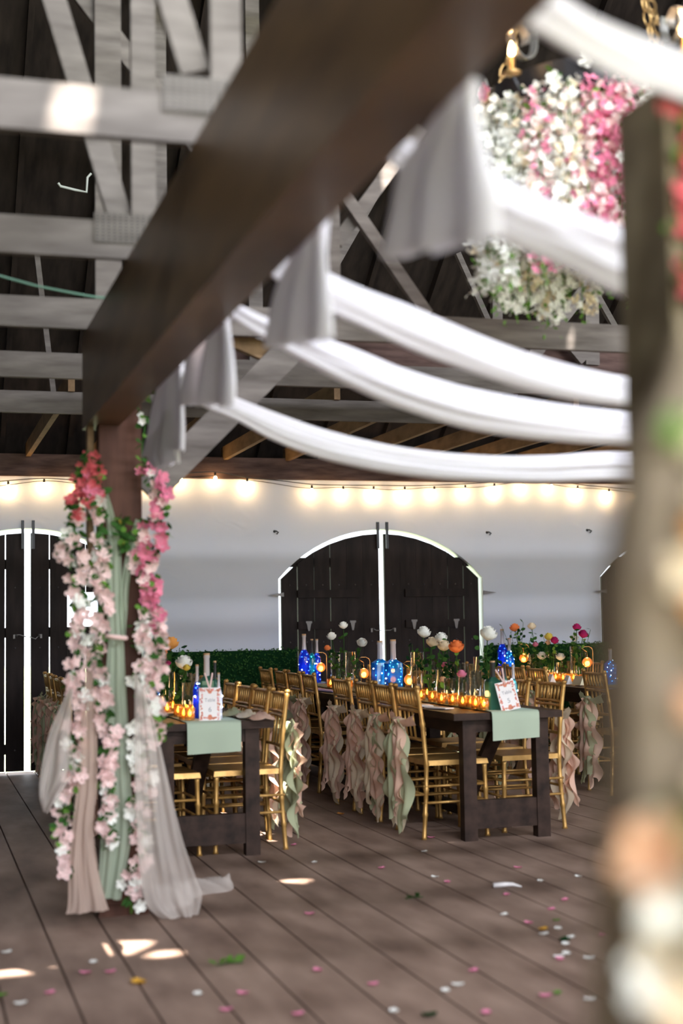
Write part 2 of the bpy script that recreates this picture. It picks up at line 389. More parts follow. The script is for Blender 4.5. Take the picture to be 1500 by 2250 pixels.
# roof: hip slope over the end wall plus an unseen high roof, its holes added to shape the sun patches
vs = []
yA, zA_, yB, zB_ = 13.6, zp1 - 0.02, 8.3, 7.0
roof = MB()
roof.add([(X0, yA, zA_), (X1, yA, zA_), (X1, yB, zB_), (X0, yB, zB_), (X0, yA, zA_ + .08), (X1, yA, zA_ + .08), (X1, yB, zB_ + .08), (X0, yB, zB_ + .08)],
         [(0, 1, 2, 3), (7, 6, 5, 4), (0, 4, 5, 1), (1, 5, 6, 2), (2, 6, 7, 3), (3, 7, 4, 0)])
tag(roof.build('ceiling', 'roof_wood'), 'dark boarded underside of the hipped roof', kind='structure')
rf = MB(); xx = X0 + .3
while xx < X1:
    rf.beam((xx, yA, zA_ - .05), (xx, yB, zB_ - .05), .045, .10, (0, 0, 1)); xx += .61
tag(rf.build('trim_2', 'roof_wood'), 'dark rafters under the hipped roof', kind='structure')
def hole(p, sx, sy, seed, n=9, rot=0.0):
    t = (7.0 - p.z) / SUN.z; c = p + SUN * t; rr = random.Random(seed); o = []
    for i in range(n):
        a = 2 * math.pi * i / n; q = rr.uniform(.55, 1.1); x = sx * q * math.cos(a); y = sy * q * math.sin(a)
        o.append((c.x + x * math.cos(rot) - y * math.sin(rot), c.y + x * math.sin(rot) + y * math.cos(rot)))
    return o
holes = [hole(onZ(255, 2085, 0), .22, .14, 1), hole(onZ(365, 2097, 0), .10, .07, 21), hole(onZ(20, 2135, 0), .16, .12, 2), hole(onZ(655, 1937, 0), .10, .09, 3), hole(onZ(590, 1843, 0), .13, .12, 4),
         hole(onZ(490, 1790, 0), .16, .12, 5), hole(onX(604, 1690, 2.16), .07, .17, 6), hole(at(160, 232, 4.0), .085, .09, 77, 6, .5), hole(at(1258, 742, 6.7), .03, .04, 8, 5)]
vs, fs = flat([[(X0, -6.0), (X1, -6.0), (X1, 8.4), (X0, 8.4)]] + holes, 0.03)
tag(MB().add([(v.x, v.y, 7.02 + v.z) for v in vs], fs).build('ceiling.001', 'roof_wood'), kind='structure')  # unseen; carried back to block sun through the added slot
tag(MB().box(X0, 0.95, 5.15, X1, 1.05, 7.05).build('wall_slot_blocker', 'roof_wood'), kind='structure')  # unseen panel added above the light slot to keep it narrow
tag(MB().box(X0, -5, 4.66, X1, 1.05, 4.74).build('ceiling.002', 'roof_wood'), kind='structure')  # unseen lower roof, added as the bottom edge of the light slot

# ================================================================== TIMBER FRAME
GX0, GX1, GZ0, GZ1, GYE = 0.772, 0.925, 1.34 + 0.941, 1.34 + 1.40, 6.91
e = empty('timber_girder', (0.85, GYE, 0), label='deep dark brown timber girder running overhead into the foreground', cat='beam')
MB().box(GX0 - .85, -8.9, GZ0, GX1 - .85, 0, GZ1).build('girder_beam', 'girder_wood', e)
bo = MB()
for yy in (-3.6, -2.5, -1.4, -.35): bo.lathe([(.0001, .0), (.014, .0), (.014, .012), (.0001, .014)], (0, 0, 0), 8)
e2 = empty('timber_post', (0.93, 6.80, 0), label='brown timber post under the girder wrapped in flowers and tulle', cat='post')
px0, px1 = at(222, 950, 6.72).x, at(310, 950, 6.72).x
MB().box(px0 - .93, -.09, 0, px1 - .93, .09, GZ0 + .1).build('post_shaft', 'post_wood', e2)
MB().box(px0 - .93 - .012, -.10, 1.75, px0 - .93 + .05, .02, GZ0).build('side_board', 'post_wood', e2)
MB().box(at(189, 960, 6.85).x - .93, -.02, 1.6, at(193, 960, 6.85).x - .93 + .02, .06, GZ0).build('thin_strap', 'joist_wood', e2)
MB().box(px0 - .93 - .02, -.11, 0, px1 - .93 + .02, .11, .05).build('post_foot', 'post_wood', e2)
kb = MB(); kb.beam(at(322, 1085, 6.86), at(640, 765, 6.86), .145, .045)
tag(kb.build('knee_brace', 'grey_wood'), 'grey diagonal brace rising right from the flowered post', 'brace')
kb = MB(); kb.beam(at(470, 727, 6.905), at(607, 786, 6.905), .085, .05)
tag(kb.build('short_brace', 'joist_wood'), 'short brown brace board behind the hanging white cloths', 'brace')

chY = [4.03, 5.40, 6.74, 8.13, 9.50]
ch_lab = ['nearest roof truss with a nailed plate beside the girder, top left', 'second roof truss from the camera with a nailed plate lower left',
          'third roof truss standing over the flowered post', 'fourth roof truss behind the flowered post', 'farthest roof truss in front of the lit end bay']
webs = {0: [((495, 210), (495, -420), .092), ((432, 150), (340, -150), .088)],
        1: [((315, 500), (315, -260), .095), ((268, 480), (60, -210), .09)],
        2: [((238, 690), (236, -260), .125), ((460, 350), (90, -140), .09), ((752, 436), (932, 696), .062), ((743, 530), (930, 275), .068), ((727, 700), (722, 300), .068)],
        3: [((352, 494), (-60, -50), .075), ((566, 812), (553, -200), .085), ((1086, 790), (1078, 200), .066), ((1290, 790), (1120, 585), .08), ((1160, 790), (1400, 480), .08), ((1306, 800), (1300, 250), .095)],
        4: [((235, 572), (-60, 215), .075), ((122, 890), (80, 540), .035), ((1090, 760), (1000, 560), .04), ((1380, 760), (1290, 600), .045), ((700, 640), (860, 360), .06)]}
for i, y in enumerate(chY):
    xl, xr = -3.1, (GX1 if i < 2 else 8.9)
    e = empty('roof_truss', (0.85, y, GZ1), label=ch_lab[i], cat='roof truss', group='roof trusses')
    h = 0.145
    MB().box(xl - .85, -.02, 0, xr - .85, .02, h).build('bottom_chord', 'grey_wood', e)
    zt = 1.34 + 1640 / 3125 * y; MB().box(xl - .85, -.02, zt - GZ1, xr - .85, .02, zt - GZ1 + .12).build('top_chord', 'grey_wood', e)
    for j, (a, b_, wd) in enumerate(webs[i]):
        yy = y + (.005 if j == 0 else .03 * ((j % 2) * 2 - 1))
        pa, pb = at(a[0], a[1], y), at(b_[0], b_[1], y)
        if min(a[1], b_[1]) < 0:
            if pa.z > pb.z: pa, pb = pb, pa
            pb = pa + (pb - pa) * ((zt + .04 - pa.z) / (pb.z - pa.z))
        if j == 0: pb.x = pa.x
        off = Vector((0.85, y, GZ1)); dy = Vector((0, (.0 if j == 0 else .042 * (1 if j % 2 else -1)), 0))
        MB().beam(pa - off + dy, pb - off + dy, wd, .038).build('web_member', 'grey_wood', e)
    if i < 2:
        (xa, ya, xb, yb) = ((365, 142, 530, 237), (212, 455, 340, 528))[i]
        a = at(xa, ya, y - .1) - Vector((0.85, y, GZ1)); c = at(xb, yb, y - .1) - Vector((0.85, y, GZ1))
        pm = MB().box(a.x, -.030, c.z, c.x, -.026, a.z)
        nx, nz = 10, 9
        for q in range(nx):
            for s_ in range(nz):
                xx = lerp(a.x, c.x, (q + .5) / nx); zz = lerp(c.z, a.z, (s_ + .5) / nz)
                pm.mi = 1; pm.box(xx - .0045, -.033, zz - .0026, xx + .0045, -.030, zz + .0026)
        pm.build('nail_plate', ['plate_metal' if 'plate_metal' in MT else 'grey_wood', 'wire'], e)
tag(MB().box(1.15, 8.30, 3.0 - .1, 8.9, 8.36, 3.12).build('cross_beam', 'plate_wood'), 'dark cross beam just behind the fourth roof truss', 'beam')
NTH = ['first', 'second', 'third', 'fourth', 'fifth', 'sixth', 'seventh', 'eighth', 'ninth', 'tenth', 'eleventh', 'twelfth', 'thirteenth', 'fourteenth', 'fifteenth', 'sixteenth', 'seventeenth', 'eighteenth', 'nineteenth', 'twentieth', 'twenty-first', 'twenty-second', 'twenty-third']
xx = 0.985; i = 0
while xx < 8.5:
    j = MB().box(xx - .022, 9.45, 2.885, xx + .022, 13.3, 3.01).build('ceiling_joist', 'joist_wood')
    tag(j, 'warm-lit joist over the end bay, %s from the left, above the string lights' % NTH[i], 'joist', 'joists over the end bay')
    xx += .612; i += 1
# small things on the roof timbers
hp = [(128, 402), (133, 409), (165, 417), (190, 422), (192, 390), (200, 381)]
tag(MB().tube([at(x, y, 9.3) for x, y in hp], .008, 6).build('bent_conduit', 'white_cord'), 'bent white metal rod hanging in the dark roof at left', 'rod')
tag(MB().tube([at(x, y, 6.2) for x, y in ((-60, 592), (0, 606), (80, 628), (150, 642), (205, 652), (240, 655))], .0055, 5).build('green_cord', 'green_cord'), 'thin green cord strung between the trusses at left', 'cord')
for (x, y, t) in ((606, 1170, 'small dark wall hook left of the centre doors'), (1072, 1172, 'small dark wall hook just right of the centre doors'), (1292, 1167, 'small dark wall hook near the right doors')):
    p = at(x, y, YW); hk = MB(); hk.tube([(p.x - .015, YW, p.z + .01), (p.x - .01, YW - .04, p.z + .012), (p.x + .012, YW - .05, p.z - .002), (p.x - .005, YW - .045, p.z - .02)], .007, 6)
    hk.ball((p.x - .015, YW - .005, p.z + .01), .014, 6, 4)
    tag(hk.build('wall_hook', 'iron'), t, 'hook')

# ================================================================== STRING LIGHTS
bulbs = [(18, 1070), (97, 1065), (172, 1068), (255, 1062), (330, 1060), (398, 1055), (473, 1051), (543, 1063), (615, 1070), (685, 1078), (754, 1080), (821, 1080), (889, 1081), (954, 1080), (1022, 1077), (1086, 1073), (1150, 1068), (1211, 1069), (1269, 1078), (1338, 1085), (1410, 1090), (1480, 1092)]
off_b = {8, 3}
sl = empty('string_lights', (cx_mid, YW - .1, z_top), label='string of warm glowing bulbs along the top of the white wall', cat='string lights')
O = Vector((cx_mid, YW - .1, z_top))
dists = [.045 + .05 * abs(math.sin(i * 2.3)) for i in range(len(bulbs))]
wp = [at(-40, 1062, YW - .1) - O] + [at(x, y - 14, YW - dists[i]) - O for i, (x, y) in enumerate(bulbs)] + [at(1560, 1080, YW - .1) - O]
W = [path_at(wp, t / 140) for t in range(141)]
MB().tube(W, .0045, 5).build('wire', 'wire', sl)
W2 = [p + Vector((0, .04, -.028 - .01 * math.sin(i * .35))) for i, p in enumerate(W)]
MB().tube(W2, .003, 4).build('second_wire', 'wire', sl)
for i, (x, y) in enumerate(bulbs):
    if i in off_b: continue
    p = at(x, y, YW - dists[i]) - O
    s_ = MB().lathe([(.0001, .052), (.010, .052), (.011, .02), (.0001, .018)], p, 8).build('socket', 'wire', sl, True)
    MB().lathe([(.0001, .022), (.009, .02), (.017, .002), (.014, -.016), (.0001, -.026)], p, 8).build('bulb', 'bulb', sl, True)
    light('bulb_glow', 'POINT', p + Vector((0, -.005, -.035)), 1.0 if dists[i] < .08 else .6, (1.0, .66, .30), .02, parent=sl)

# ================================================================== HEDGE PANELS
def leaf_pts(c, d, n_, l, w_):     # leaf from c along d, width dir n_
    d = d.normalized(); s_ = d.cross(n_).normalized()
    return [c, c + d * l * .35 + s_ * w_ / 2 + n_ * l * .08, c + d * l * .75 + s_ * w_ * .4, c + d * l, c + d * l * .75 - s_ * w_ * .4, c + d * l * .35 - s_ * w_ / 2 + n_ * l * .08]
LF = [(0, 1, 2, 3), (0, 3, 4, 5)]
def rv(rr): return Vector((rr.gauss(0, 1), rr.gauss(0, 1), rr.gauss(0, 1))).normalized()
def hedge(xa, xb, lab):
    zt = at(500, 1426, YW - .1).z
    e = empty('hedge_panel', ((xa + xb) / 2, YW - .06, 0), label=lab, cat='hedge'); ox = (xa + xb) / 2
    MB().box(xa - ox, -.01, 0, xb - ox, .02, zt - .02).build('backing', 'leaf_dark', e)
    hb = MB(); rr = random.Random(int(xa * 100))
    for i in range(int((xb - xa) * zt * 3300)):
        c = Vector((rr.uniform(xa, xb) - ox, rr.uniform(-.06, -.01), rr.uniform(.02, zt)))
        hb.mi = 0 if rr.random() < .55 else 1
        d = Vector((rr.uniform(-1, 1), rr.uniform(-1.1, -.1), rr.uniform(-1, .4)))
        hb.add(leaf_pts(c, d, Vector((0, -1, .3)).normalized(), rr.uniform(.018, .032), .012), LF)
    o = hb.build('foliage', ['leaf_dark', 'leaf'], e); o['kind'] = 'stuff'
hedge(cx_l + hw + .02, at(652, 1450, YW - .08).x, 'artificial boxwood hedge panel left of the centre doors')
hedge(cx_mid + hw - .02, cx_r - hw + .05, 'artificial boxwood hedge panel between the centre and right doors')

# ================================================================== TABLES
TZ = 0.77
def table(xa, xb, ya, yb, lab):
    cx, cy = (xa + xb) / 2, (ya + yb) / 2
    e = empty('farmhouse_table', (cx, cy, 0), label=lab, cat='table', group='long dark wood tables')
    n = 3; wd = (xb - xa) / n
    tp = MB()
    for i in range(n): tp.box(xa - cx + wd * i + .003, ya - cy, TZ - .042, xa - cx + wd * (i + 1) - .003, yb - cy, TZ)
    tp.build('tabletop', 'table_wood', e)
    MB().box(xa - cx + .08, ya - cy + .08, TZ - .13, xa - cx + .115, yb - cy - .08, TZ - .042).build('apron', 'table_wood', e)
    MB().box(xb - cx - .115, ya - cy + .08, TZ - .13, xb - cx - .08, yb - cy - .08, TZ - .042).build('apron', 'table_wood', e)
    for s_, yy in ((1, ya - cy + .05), (-1, yb - cy - .05)):
        for lx in (xa - cx + .12, xb - cx - .12):
            MB().box(lx - .042, min(yy, yy + s_ * .075), 0, lx + .042, max(yy, yy + s_ * .075), TZ - .042).build('leg', 'table_wood', e)
        MB().box(xa - cx + .16, min(yy + s_ * .01, yy + s_ * .055), .07, xb - cx - .16, max(yy + s_ * .01, yy + s_ * .055), .24).build('stretcher', 'table_wood', e)
        MB().box(xa - cx + .16, min(yy + s_ * .01, yy + s_ * .055), TZ - .12, xb - cx - .16, max(yy + s_ * .01, yy + s_ * .055), TZ - .042).build('end_rail', 'table_wood', e)
        MB().beam((0, yy + s_ * .07, TZ - .06), (0, yy + s_ * .75, .09), .09, .04, (0, 0, 1)).build('diagonal_brace', 'table_wood', e)
    MB().box(-.045, ya - cy + .1, .06, .045, yb - cy - .1, .12).build('floor_rail', 'table_wood', e)
    return e
T5 = (3.11, 3.83); T6 = (1.26, 2.0); T7 = (5.14, 5.90)
T5C, T6C, T7C = 3.47, 1.63, 5.52
Y5 = atX(1000, 3.12) ; Y5 = 8.08
table(*T5, 8.08, 10.15, 'dark farmhouse table in the middle, end nearest the camera with a green runner hanging')
table(*T5, 10.35, 12.9, 'far dark farmhouse table in front of the centre doors')
table(*T6, 8.08, 10.15, 'dark farmhouse table at left beside the flowered post')
table(*T6, 10.35, 12.7, 'far dark farmhouse table behind the left table')
table(*T7, 10.15, 12.9, 'dark farmhouse table at far right below the purple roses')
def runner(xa, xb, ya, yb, drop, lab, slant=0.0):
    rb = MB(); P = []
    pts = [(ya - .012, TZ - drop), (ya - .014, TZ - drop * .66), (ya - .016, TZ - drop * .33), (ya - .012, TZ - .008), (ya + .0, TZ + .004)] + [(lerp(ya, yb, t / 10), TZ + .004) for t in range(1, 11)]
    for thick in (0, 1):
        P = []
        for (yy, zz) in pts:
            row = []
            for j in range(13):
                t = j / 12; k_ = max(0, (TZ - zz)) / drop
                row.append((lerp(xa, xb, t) + .0 * k_, yy - .006 * math.sin(t * 9 + 1) * k_ - (0 if thick else (.003 if zz < TZ else 0)), zz + (0 if thick else (.003 if zz >= TZ else 0)) - slant * t * k_))
            P.append(row)
        rb.grid(P)
    o = rb.build('table_runner', 'runner_sage', None, True); tag(o, lab, 'table runner'); return o
runner(3.355, 3.665, 8.08, 12.9, .17, 'sage green runner hanging over the end of the middle table', -.012)
runner(1.487, 1.80, 8.08, 12.7, .175, 'sage green runner hanging over the end of the left table', -.008)
runner(5.36, 5.68, 10.15, 12.9, .17, 'sage green runner on the far right table')

# ================================================================== CHAIRS
def make_chair():
    e = empty('chiavari_chair', (0, 0, 0))
    def bamboo(pts, r):
        out = []; rr = []
        for i in range(len(pts) - 1):
            a, b_ = Vector(pts[i]), Vector(pts[i + 1]); n = max(1, int((b_ - a).length / .13))
            for q in range(n):
                t0 = q / n
                for dt, k_ in ((0, 1.22), (.10 / n, .95), (.5 / n, .88), (.9 / n, .95)): out.append(a.lerp(b_, t0 + dt)); rr.append(r * k_)
        out.append(Vector(pts[-1])); rr.append(r * 1.1); return out, rr
    for s_ in (-1, 1):
        m_ = MB(); p, rr = bamboo([(s_ * .195, -.222, 0), (s_ * .19, -.200, .30), (s_ * .188, -.195, .45), (s_ * .186, -.215, .70), (s_ * .185, -.245, .915)], .0155); m_.tube(p, rr, 7)
        m_.ball((s_ * .185, -.247, .925), .02, 8, 5, .7); m_.build('back_leg', 'gold', e, True)
        m_ = MB(); p, rr = bamboo([(s_ * .20, .20, 0), (s_ * .195, .19, .44)], .0155); m_.tube(p, rr, 7); m_.build('front_leg', 'gold', e, True)
    m_ = MB().add([(-.20, -.20, .445), (.20, -.20, .445), (.215, .21, .445), (-.215, .21, .445), (-.195, -.195, .475), (.195, -.195, .475), (.208, .204, .475), (-.208, .204, .475)],
                  [(0, 3, 2, 1), (4, 5, 6, 7), (0, 1, 5, 4), (1, 2, 6, 5), (2, 3, 7, 6), (3, 0, 4, 7)]); m_.build('seat', 'gold', e)
    m_ = MB()
    for (z, y) in ((.905, -.244), (.80, -.228), (.775, -.225), (.60, -.207)):
        m_.tube([(-.185, y, z), (-.09, y - .008, z + .002), (0, y - .011, z + .003), (.09, y - .008, z + .002), (.185, y, z)], .011, 6)
    m_.build('back_rails', 'gold', e, True)
    m_ = MB()
    for i in range(7):
        x = -.15 + .05 * i; m_.tube([(x, -.252, .905), (x, -.246, .85), (x, -.236, .80)], [.008, .0095, .008], 5)
    for x in (-.07, 0, .07): m_.tube([(x, -.236, .775), (x, -.213, .60)], .008, 5)
    m_.build('back_spindles', 'gold', e, True)
    m_ = MB()
    for s_ in (-1, 1):
        for z in (.22, .32): m_.tube([(s_ * .196, -.22, z), (s_ * .199, .195, z)], .009, 5)
    for z in (.22, .32): m_.tube([(-.198, .196, z), (.198, .196, z)], .009, 5)
    m_.tube([(-.193, -.21, .27), (.193, -.21, .27)], .009, 5)
    m_.build('stretchers', 'gold', e, True)
    return e
chair0 = make_chair()
def ruffle(rr, x0, y0, ztop, zbot, w0, tw):
    P = []; n = 46; ph = rr.uniform(0, 6); ph2 = rr.uniform(0, 6); fr = rr.uniform(2.2, 3.2); fr2 = rr.uniform(2.0, 3.4)
    for i in range(n + 1):
        t = i / n; row = []
        cx = x0 * (0.3 + .7 * t) + .016 * math.sin(t * 5 + ph2); wd = w0 * (.30 + .70 * min(1, t * 3.0)) * (1 if t < .9 else 1.0 - (t - .9) * 3)
        for j in range(15):
            s_ = (j - 7) / 7; edge = abs(s_) ** 1.6; f_ = fr if s_ > 0 else fr2; w_ph = f_ * t * 6.28 + ph + (2.1 if s_ > 0 else 0)
            yy = y0 - .015 - .028 * math.cos(s_ * 1.4) * min(1, t * 4) + .034 * edge * math.sin(w_ph) + .010 * math.sin(s_ * 8 + ph2 + t * 2.5) * min(1, t * 5)
            xx = cx + s_ * wd / 2 * (1 + .30 * edge * math.cos(w_ph + .8))
            zz = lerp(ztop, zbot, t) + .012 * edge * math.cos(w_ph) - (.05 * math.sin(s_ * 3 + ph) * (t - .85) / .15 if t > .85 else 0)
            row.append((xx, yy, zz))
        P.append(row)
    return P
def make_sash(seed, cols):
    rr = random.Random(seed); e = empty('chair_sash', (0, 0, 0))
    # band across the back and knot
    bm_ = MB(); P = []
    for i in range(17):
        a = i / 16; x = lerp(-.205, .205, a)
        y = -.255 - .02 * math.sin(a * math.pi) - .006 * math.sin(i * 2.1)
        zc = .735 - .035 * math.sin(a * math.pi)
        P.append([(x, y - .01, zc + .035 * (1 - .45 * math.sin(a * math.pi))), (x, y - .028, zc + .01), (x, y - .02, zc - .01), (x, y - .006, zc - .04 * (1 - .4 * math.sin(a * math.pi)))])
    bm_.grid(P); bm_.build('tied_band', cols[0], e, True)
    kn = MB(); kn.ball((rr.uniform(-.03, .03), -.29, .70), .035, 8, 6, 1.1); kn.build('knot', cols[0], e, True)
    for i, c in enumerate(cols + cols[:2]):
        rf_ = MB(); rf_.grid(ruffle(rr, (-.075, .07, 0.0, .03, -.03)[i % 5] + rr.uniform(-.02, .02), -.262 - .014 * i, .725, rr.uniform(.06, .17) + (.07 if i > 2 else 0), rr.uniform(.15, .21), 1))
        rf_.build('ruffled_tail', c, e, True)
    return e
sashes = [make_sash(1, ['chiffon_blush', 'chiffon_sage', 'chiffon_cream']), make_sash(2, ['chiffon_cream', 'chiffon_blush', 'chiffon_blush']),
          make_sash(3, ['chiffon_sage', 'chiffon_blush', 'chiffon_sage']), make_sash(4, ['chiffon_blush', 'chiffon_cream', 'chiffon_sage'])]
s_desc = ['blush and sage sash', 'cream and blush sash', 'sage and blush sash', 'blush and cream sash']
first = {'c': True}; sused = set()
ORD = ['nearest the camera', 'second from the camera', 'third from the camera', 'fourth from the camera', 'fifth from the camera', 'sixth from the camera', 'seventh from the camera', 'eighth from the camera']
def row(name, Xback, side, ys, si):      # side -1: back on the left of the table
    for i, y in enumerate(ys):
        rz = -math.pi / 2 if side < 0 else math.pi / 2
        ox = Xback + (.245 if side < 0 else -.245)
        rz += R.uniform(-.04, .04)
        if first['c']: c = chair0; first['c'] = False
        else: c = copy_tree(chair0)
        c.location = (ox, y, 0); c.rotation_euler = (0, 0, rz)
        tag(c, 'gold bamboo-style chair %s, %s' % (name, ORD[i]), 'chair', 'gold chairs ' + name)
        k_ = si[i % len(si)]
        if k_ not in sused: s_ = sashes[k_]; sused.add(k_)
        else: s_ = copy_tree(sashes[k_])
        s_.location = (ox, y, 0); s_.rotation_euler = (0, 0, rz)
        tag(s_, '%s on chair %s, %s' % (s_desc[k_], name.replace('on the ', '').replace(' side of the', ' of').replace('right of', 'right of').replace('left of', 'left of'), ORD[i].replace(' from the camera', ' along')), 'chair sash', 'ruffled sashes on chairs ' + name)
row('on the left side of the middle table', 2.955, -1, [8.50, 8.94, 9.37, 9.93], [0, 3, 1, 1])
row('on the left side of the far middle table', 3.02, -1, [11.03, 11.5, 11.95, 12.5], [1, 2, 0, 2])
row('on the right side of the middle table', 3.99, 1, [8.58, 9.12, 9.66], [1, 3, 2])
row('on the right side of the far middle table', 3.99, 1, [10.65, 11.2, 11.75, 12.3], [2, 0, 1, 3])
row('on the right side of the left table', 2.13, 1, [8.46, 8.92, 9.38, 9.84], [2, 0, 1, 3])
row('on the right side of the far left table', 2.13, 1, [10.6, 11.1, 11.6, 12.1], [2, 0, 1, 3])
row('on the left side of the left table', 1.13, -1, [8.42, 9.0, 9.6], [1, 2, 0])
row('on the left side of the far left table', 1.10, -1, [11.1, 11.6, 12.1, 12.6], [2, 0, 1, 2])
row('on the left side of the far right table', 4.99, -1, [9.95, 11.0, 11.45, 11.9, 12.4], [2, 2, 3, 0, 1])
row('on the right side of the far right table', 6.06, 1, [10.9, 11.5, 12.1, 12.6], [0, 1, 2, 3])

# ================================================================== TABLE DECOR
def place(px, X): return Vector((X, atX(px, X), TZ + .006))
def hgt(px, py, X): p = onX(px, py, X); return p.z - TZ - .006
def vase(px, ytop, X, r, lab, tint='clear_glass', water=True, grp=None):
    p = place(px, X); h = max(.06, hgt(px, ytop, X))
    e = empty('glass_vase', p, label=lab, cat='vase', group=grp)
    MB().lathe([(.0001, .004), (r * .95, .004), (r, .012), (r, h), (r * .94, h), (r * .94, .014), (.0001, .012)], (0, 0, 0), 18).build('glass_body', tint, e, True)
    MB().lathe([(r, h - .003), (r + .0015, h), (r * .94, h + .001)], (0, 0, 0), 18).build('rim', 'clear_glass', e, True)
    return e
def votive(px, X, lab, r=.032, h=.075, lit=True, grp='votive candles'):
    p = place(px, X); e = empty('votive_candle', p, label=lab, cat='candle', group=grp)
    MB().lathe([(.0001, .003), (r * .9, .003), (r, h), (r * .92, h), (r * .84, .01), (.0001, .008)], (0, 0, 0), 14).build('glass_cup', 'votive_glass', e, True)
    MB().lathe([(.0001, .01), (r * .7, .01), (r * .7, .026), (.0001, .028)], (0, 0, 0), 12).build('wax', 'wax', e, True)
    MB().lathe([(.0001, .027), (.0095, .036), (.0075, .050), (.0001, .068)], (0, 0, 0), 8).build('flame', 'flame', e, True)
    if lit: light('candle_glow', 'POINT', (0, 0, h + .02), .22, (1.0, .62, .25), .02, parent=e)
    return e
def bottle(px, ytop, X, r, style, glass, lab, leds=10, neck='frost_glass', led='led_blue', seed=0):
    p = place(px, X); h = max(.2, hgt(px, ytop, X))
    e = empty('glass_bottle', p, label=lab, cat='bottle')
    if style == 'square':
        hs = h * .58
        m_ = MB(); rr_ = r * .92
        cs = [(-1, -.8), (-.8, -1), (.8, -1), (1, -.8), (1, .8), (.8, 1), (-.8, 1), (-1, .8)]
        lv = [(1, 0), (1, hs), (.55, hs + .018), (.3, hs + .03)]
        vs = [(x * rr_ * q, y * rr_ * q, z) for q, z in lv for x, y in cs]
        fs = [(i * 8 + j, i * 8 + (j + 1) % 8, (i + 1) * 8 + (j + 1) % 8, (i + 1) * 8 + j) for i in range(3) for j in range(8)] + [tuple(reversed(range(8)))]
        m_.add(vs, fs).build('glass_body', glass, e, False)
        MB().lathe([(r * .36, hs + .01), (r * .33, h * .92), (r * .38, h * .93), (r * .38, h * .97)], (0, 0, 0), 12).build('neck', neck, e, True)
    else:
        MB().lathe([(.0001, 0), (r, .003), (r, h * .52), (r * .8, h * .6), (r * .42, h * .68)], (0, 0, 0), 16).build('glass_body', glass, e, True)
        MB().lathe([(r * .42, h * .68), (r * .33, h * .8), (r * .32, h * .93), (r * .38, h * .94), (r * .38, h * .97)], (0, 0, 0), 12).build('neck', neck, e, True)
    MB().lathe([(.0001, h * .95), (r * .34, h * .95), (r * .38, h), (.0001, h)], (0, 0, 0), 10).build('cork', 'cork', e, True)
    if leds:
        rr = random.Random(seed + int(px)); ld = MB(); wr = []
        for i in range(leds):
            a = i * 2.4 + rr.uniform(0, 1); z = .02 + h * .62 * ((i + .5) / leds); q = r * rr.uniform(.93, 1.0) if z < h * .5 else r * .5
            c = (q * math.cos(a), q * math.sin(a), z); ld.ball(c, .0055, 6, 4); wr.append(c)
        ld.build('fairy_lights', led, e, True)
        MB().tube([Vector(c) for c in wr], .0008, 3).build('light_wire', 'steel', e)
        light('fairy_glow', 'POINT', (0, 0, h * .35), .35, (.35, .55, 1.0), .03, parent=e)
    return e
def rose_mesh(name, colr, seed, tight=1.0):
    rr = random.Random(seed); m_ = MB()
    for ring, (n, rad, hh, opn) in enumerate(((3, .22, .95, .0), (4, .45, 1.0, .15), (5, .75, .95, .4), (6, 1.0, .8, .75))):
        for q in range(n):
            a0 = 2 * math.pi * q / n + ring * .7 + rr.uniform(-.15, .15); sp = 2 * math.pi / n * .75
            P = []
            for i in range(5):
                t = i / 4; rowp = []
                for j in range(5):
                    s_ = (j - 2) / 2; a = a0 + s_ * sp * (.35 + .65 * math.sin(math.pi * min(.95, t * .75 + .12)))
                    rad_ = rad * (.28 + .72 * math.sin(math.pi * .5 * min(1, t * 1.5))) * (1 - .10 * (1 - opn) * max(0, t - .6)) + opn * .14 * t ** 3 + .02 * abs(s_)
                    z = -.80 + (1.75 * hh - .45 * opn) * t - (.10 * s_ * s_ * t)
                    rowp.append((rad_ * math.cos(a), rad_ * math.sin(a), z))
                P.append(rowp)
            m_.grid(P)
    m_.mi = 1; m_.lathe([(.0001, -.95), (.16, -.88), (.34, -.7), (.3, -.6)], (0, 0, 0), 8)
    me = bpy.data.meshes.new(name); me.from_pydata(m_.v, [], m_.f); me.materials.append(MT[colr]); me.materials.append(MT['leaf'])
    me.polygons.foreach_set('material_index', m_.m); me.polygons.foreach_set('use_smooth', [True] * len(me.polygons)); me.update(); return me
rose_me = {}
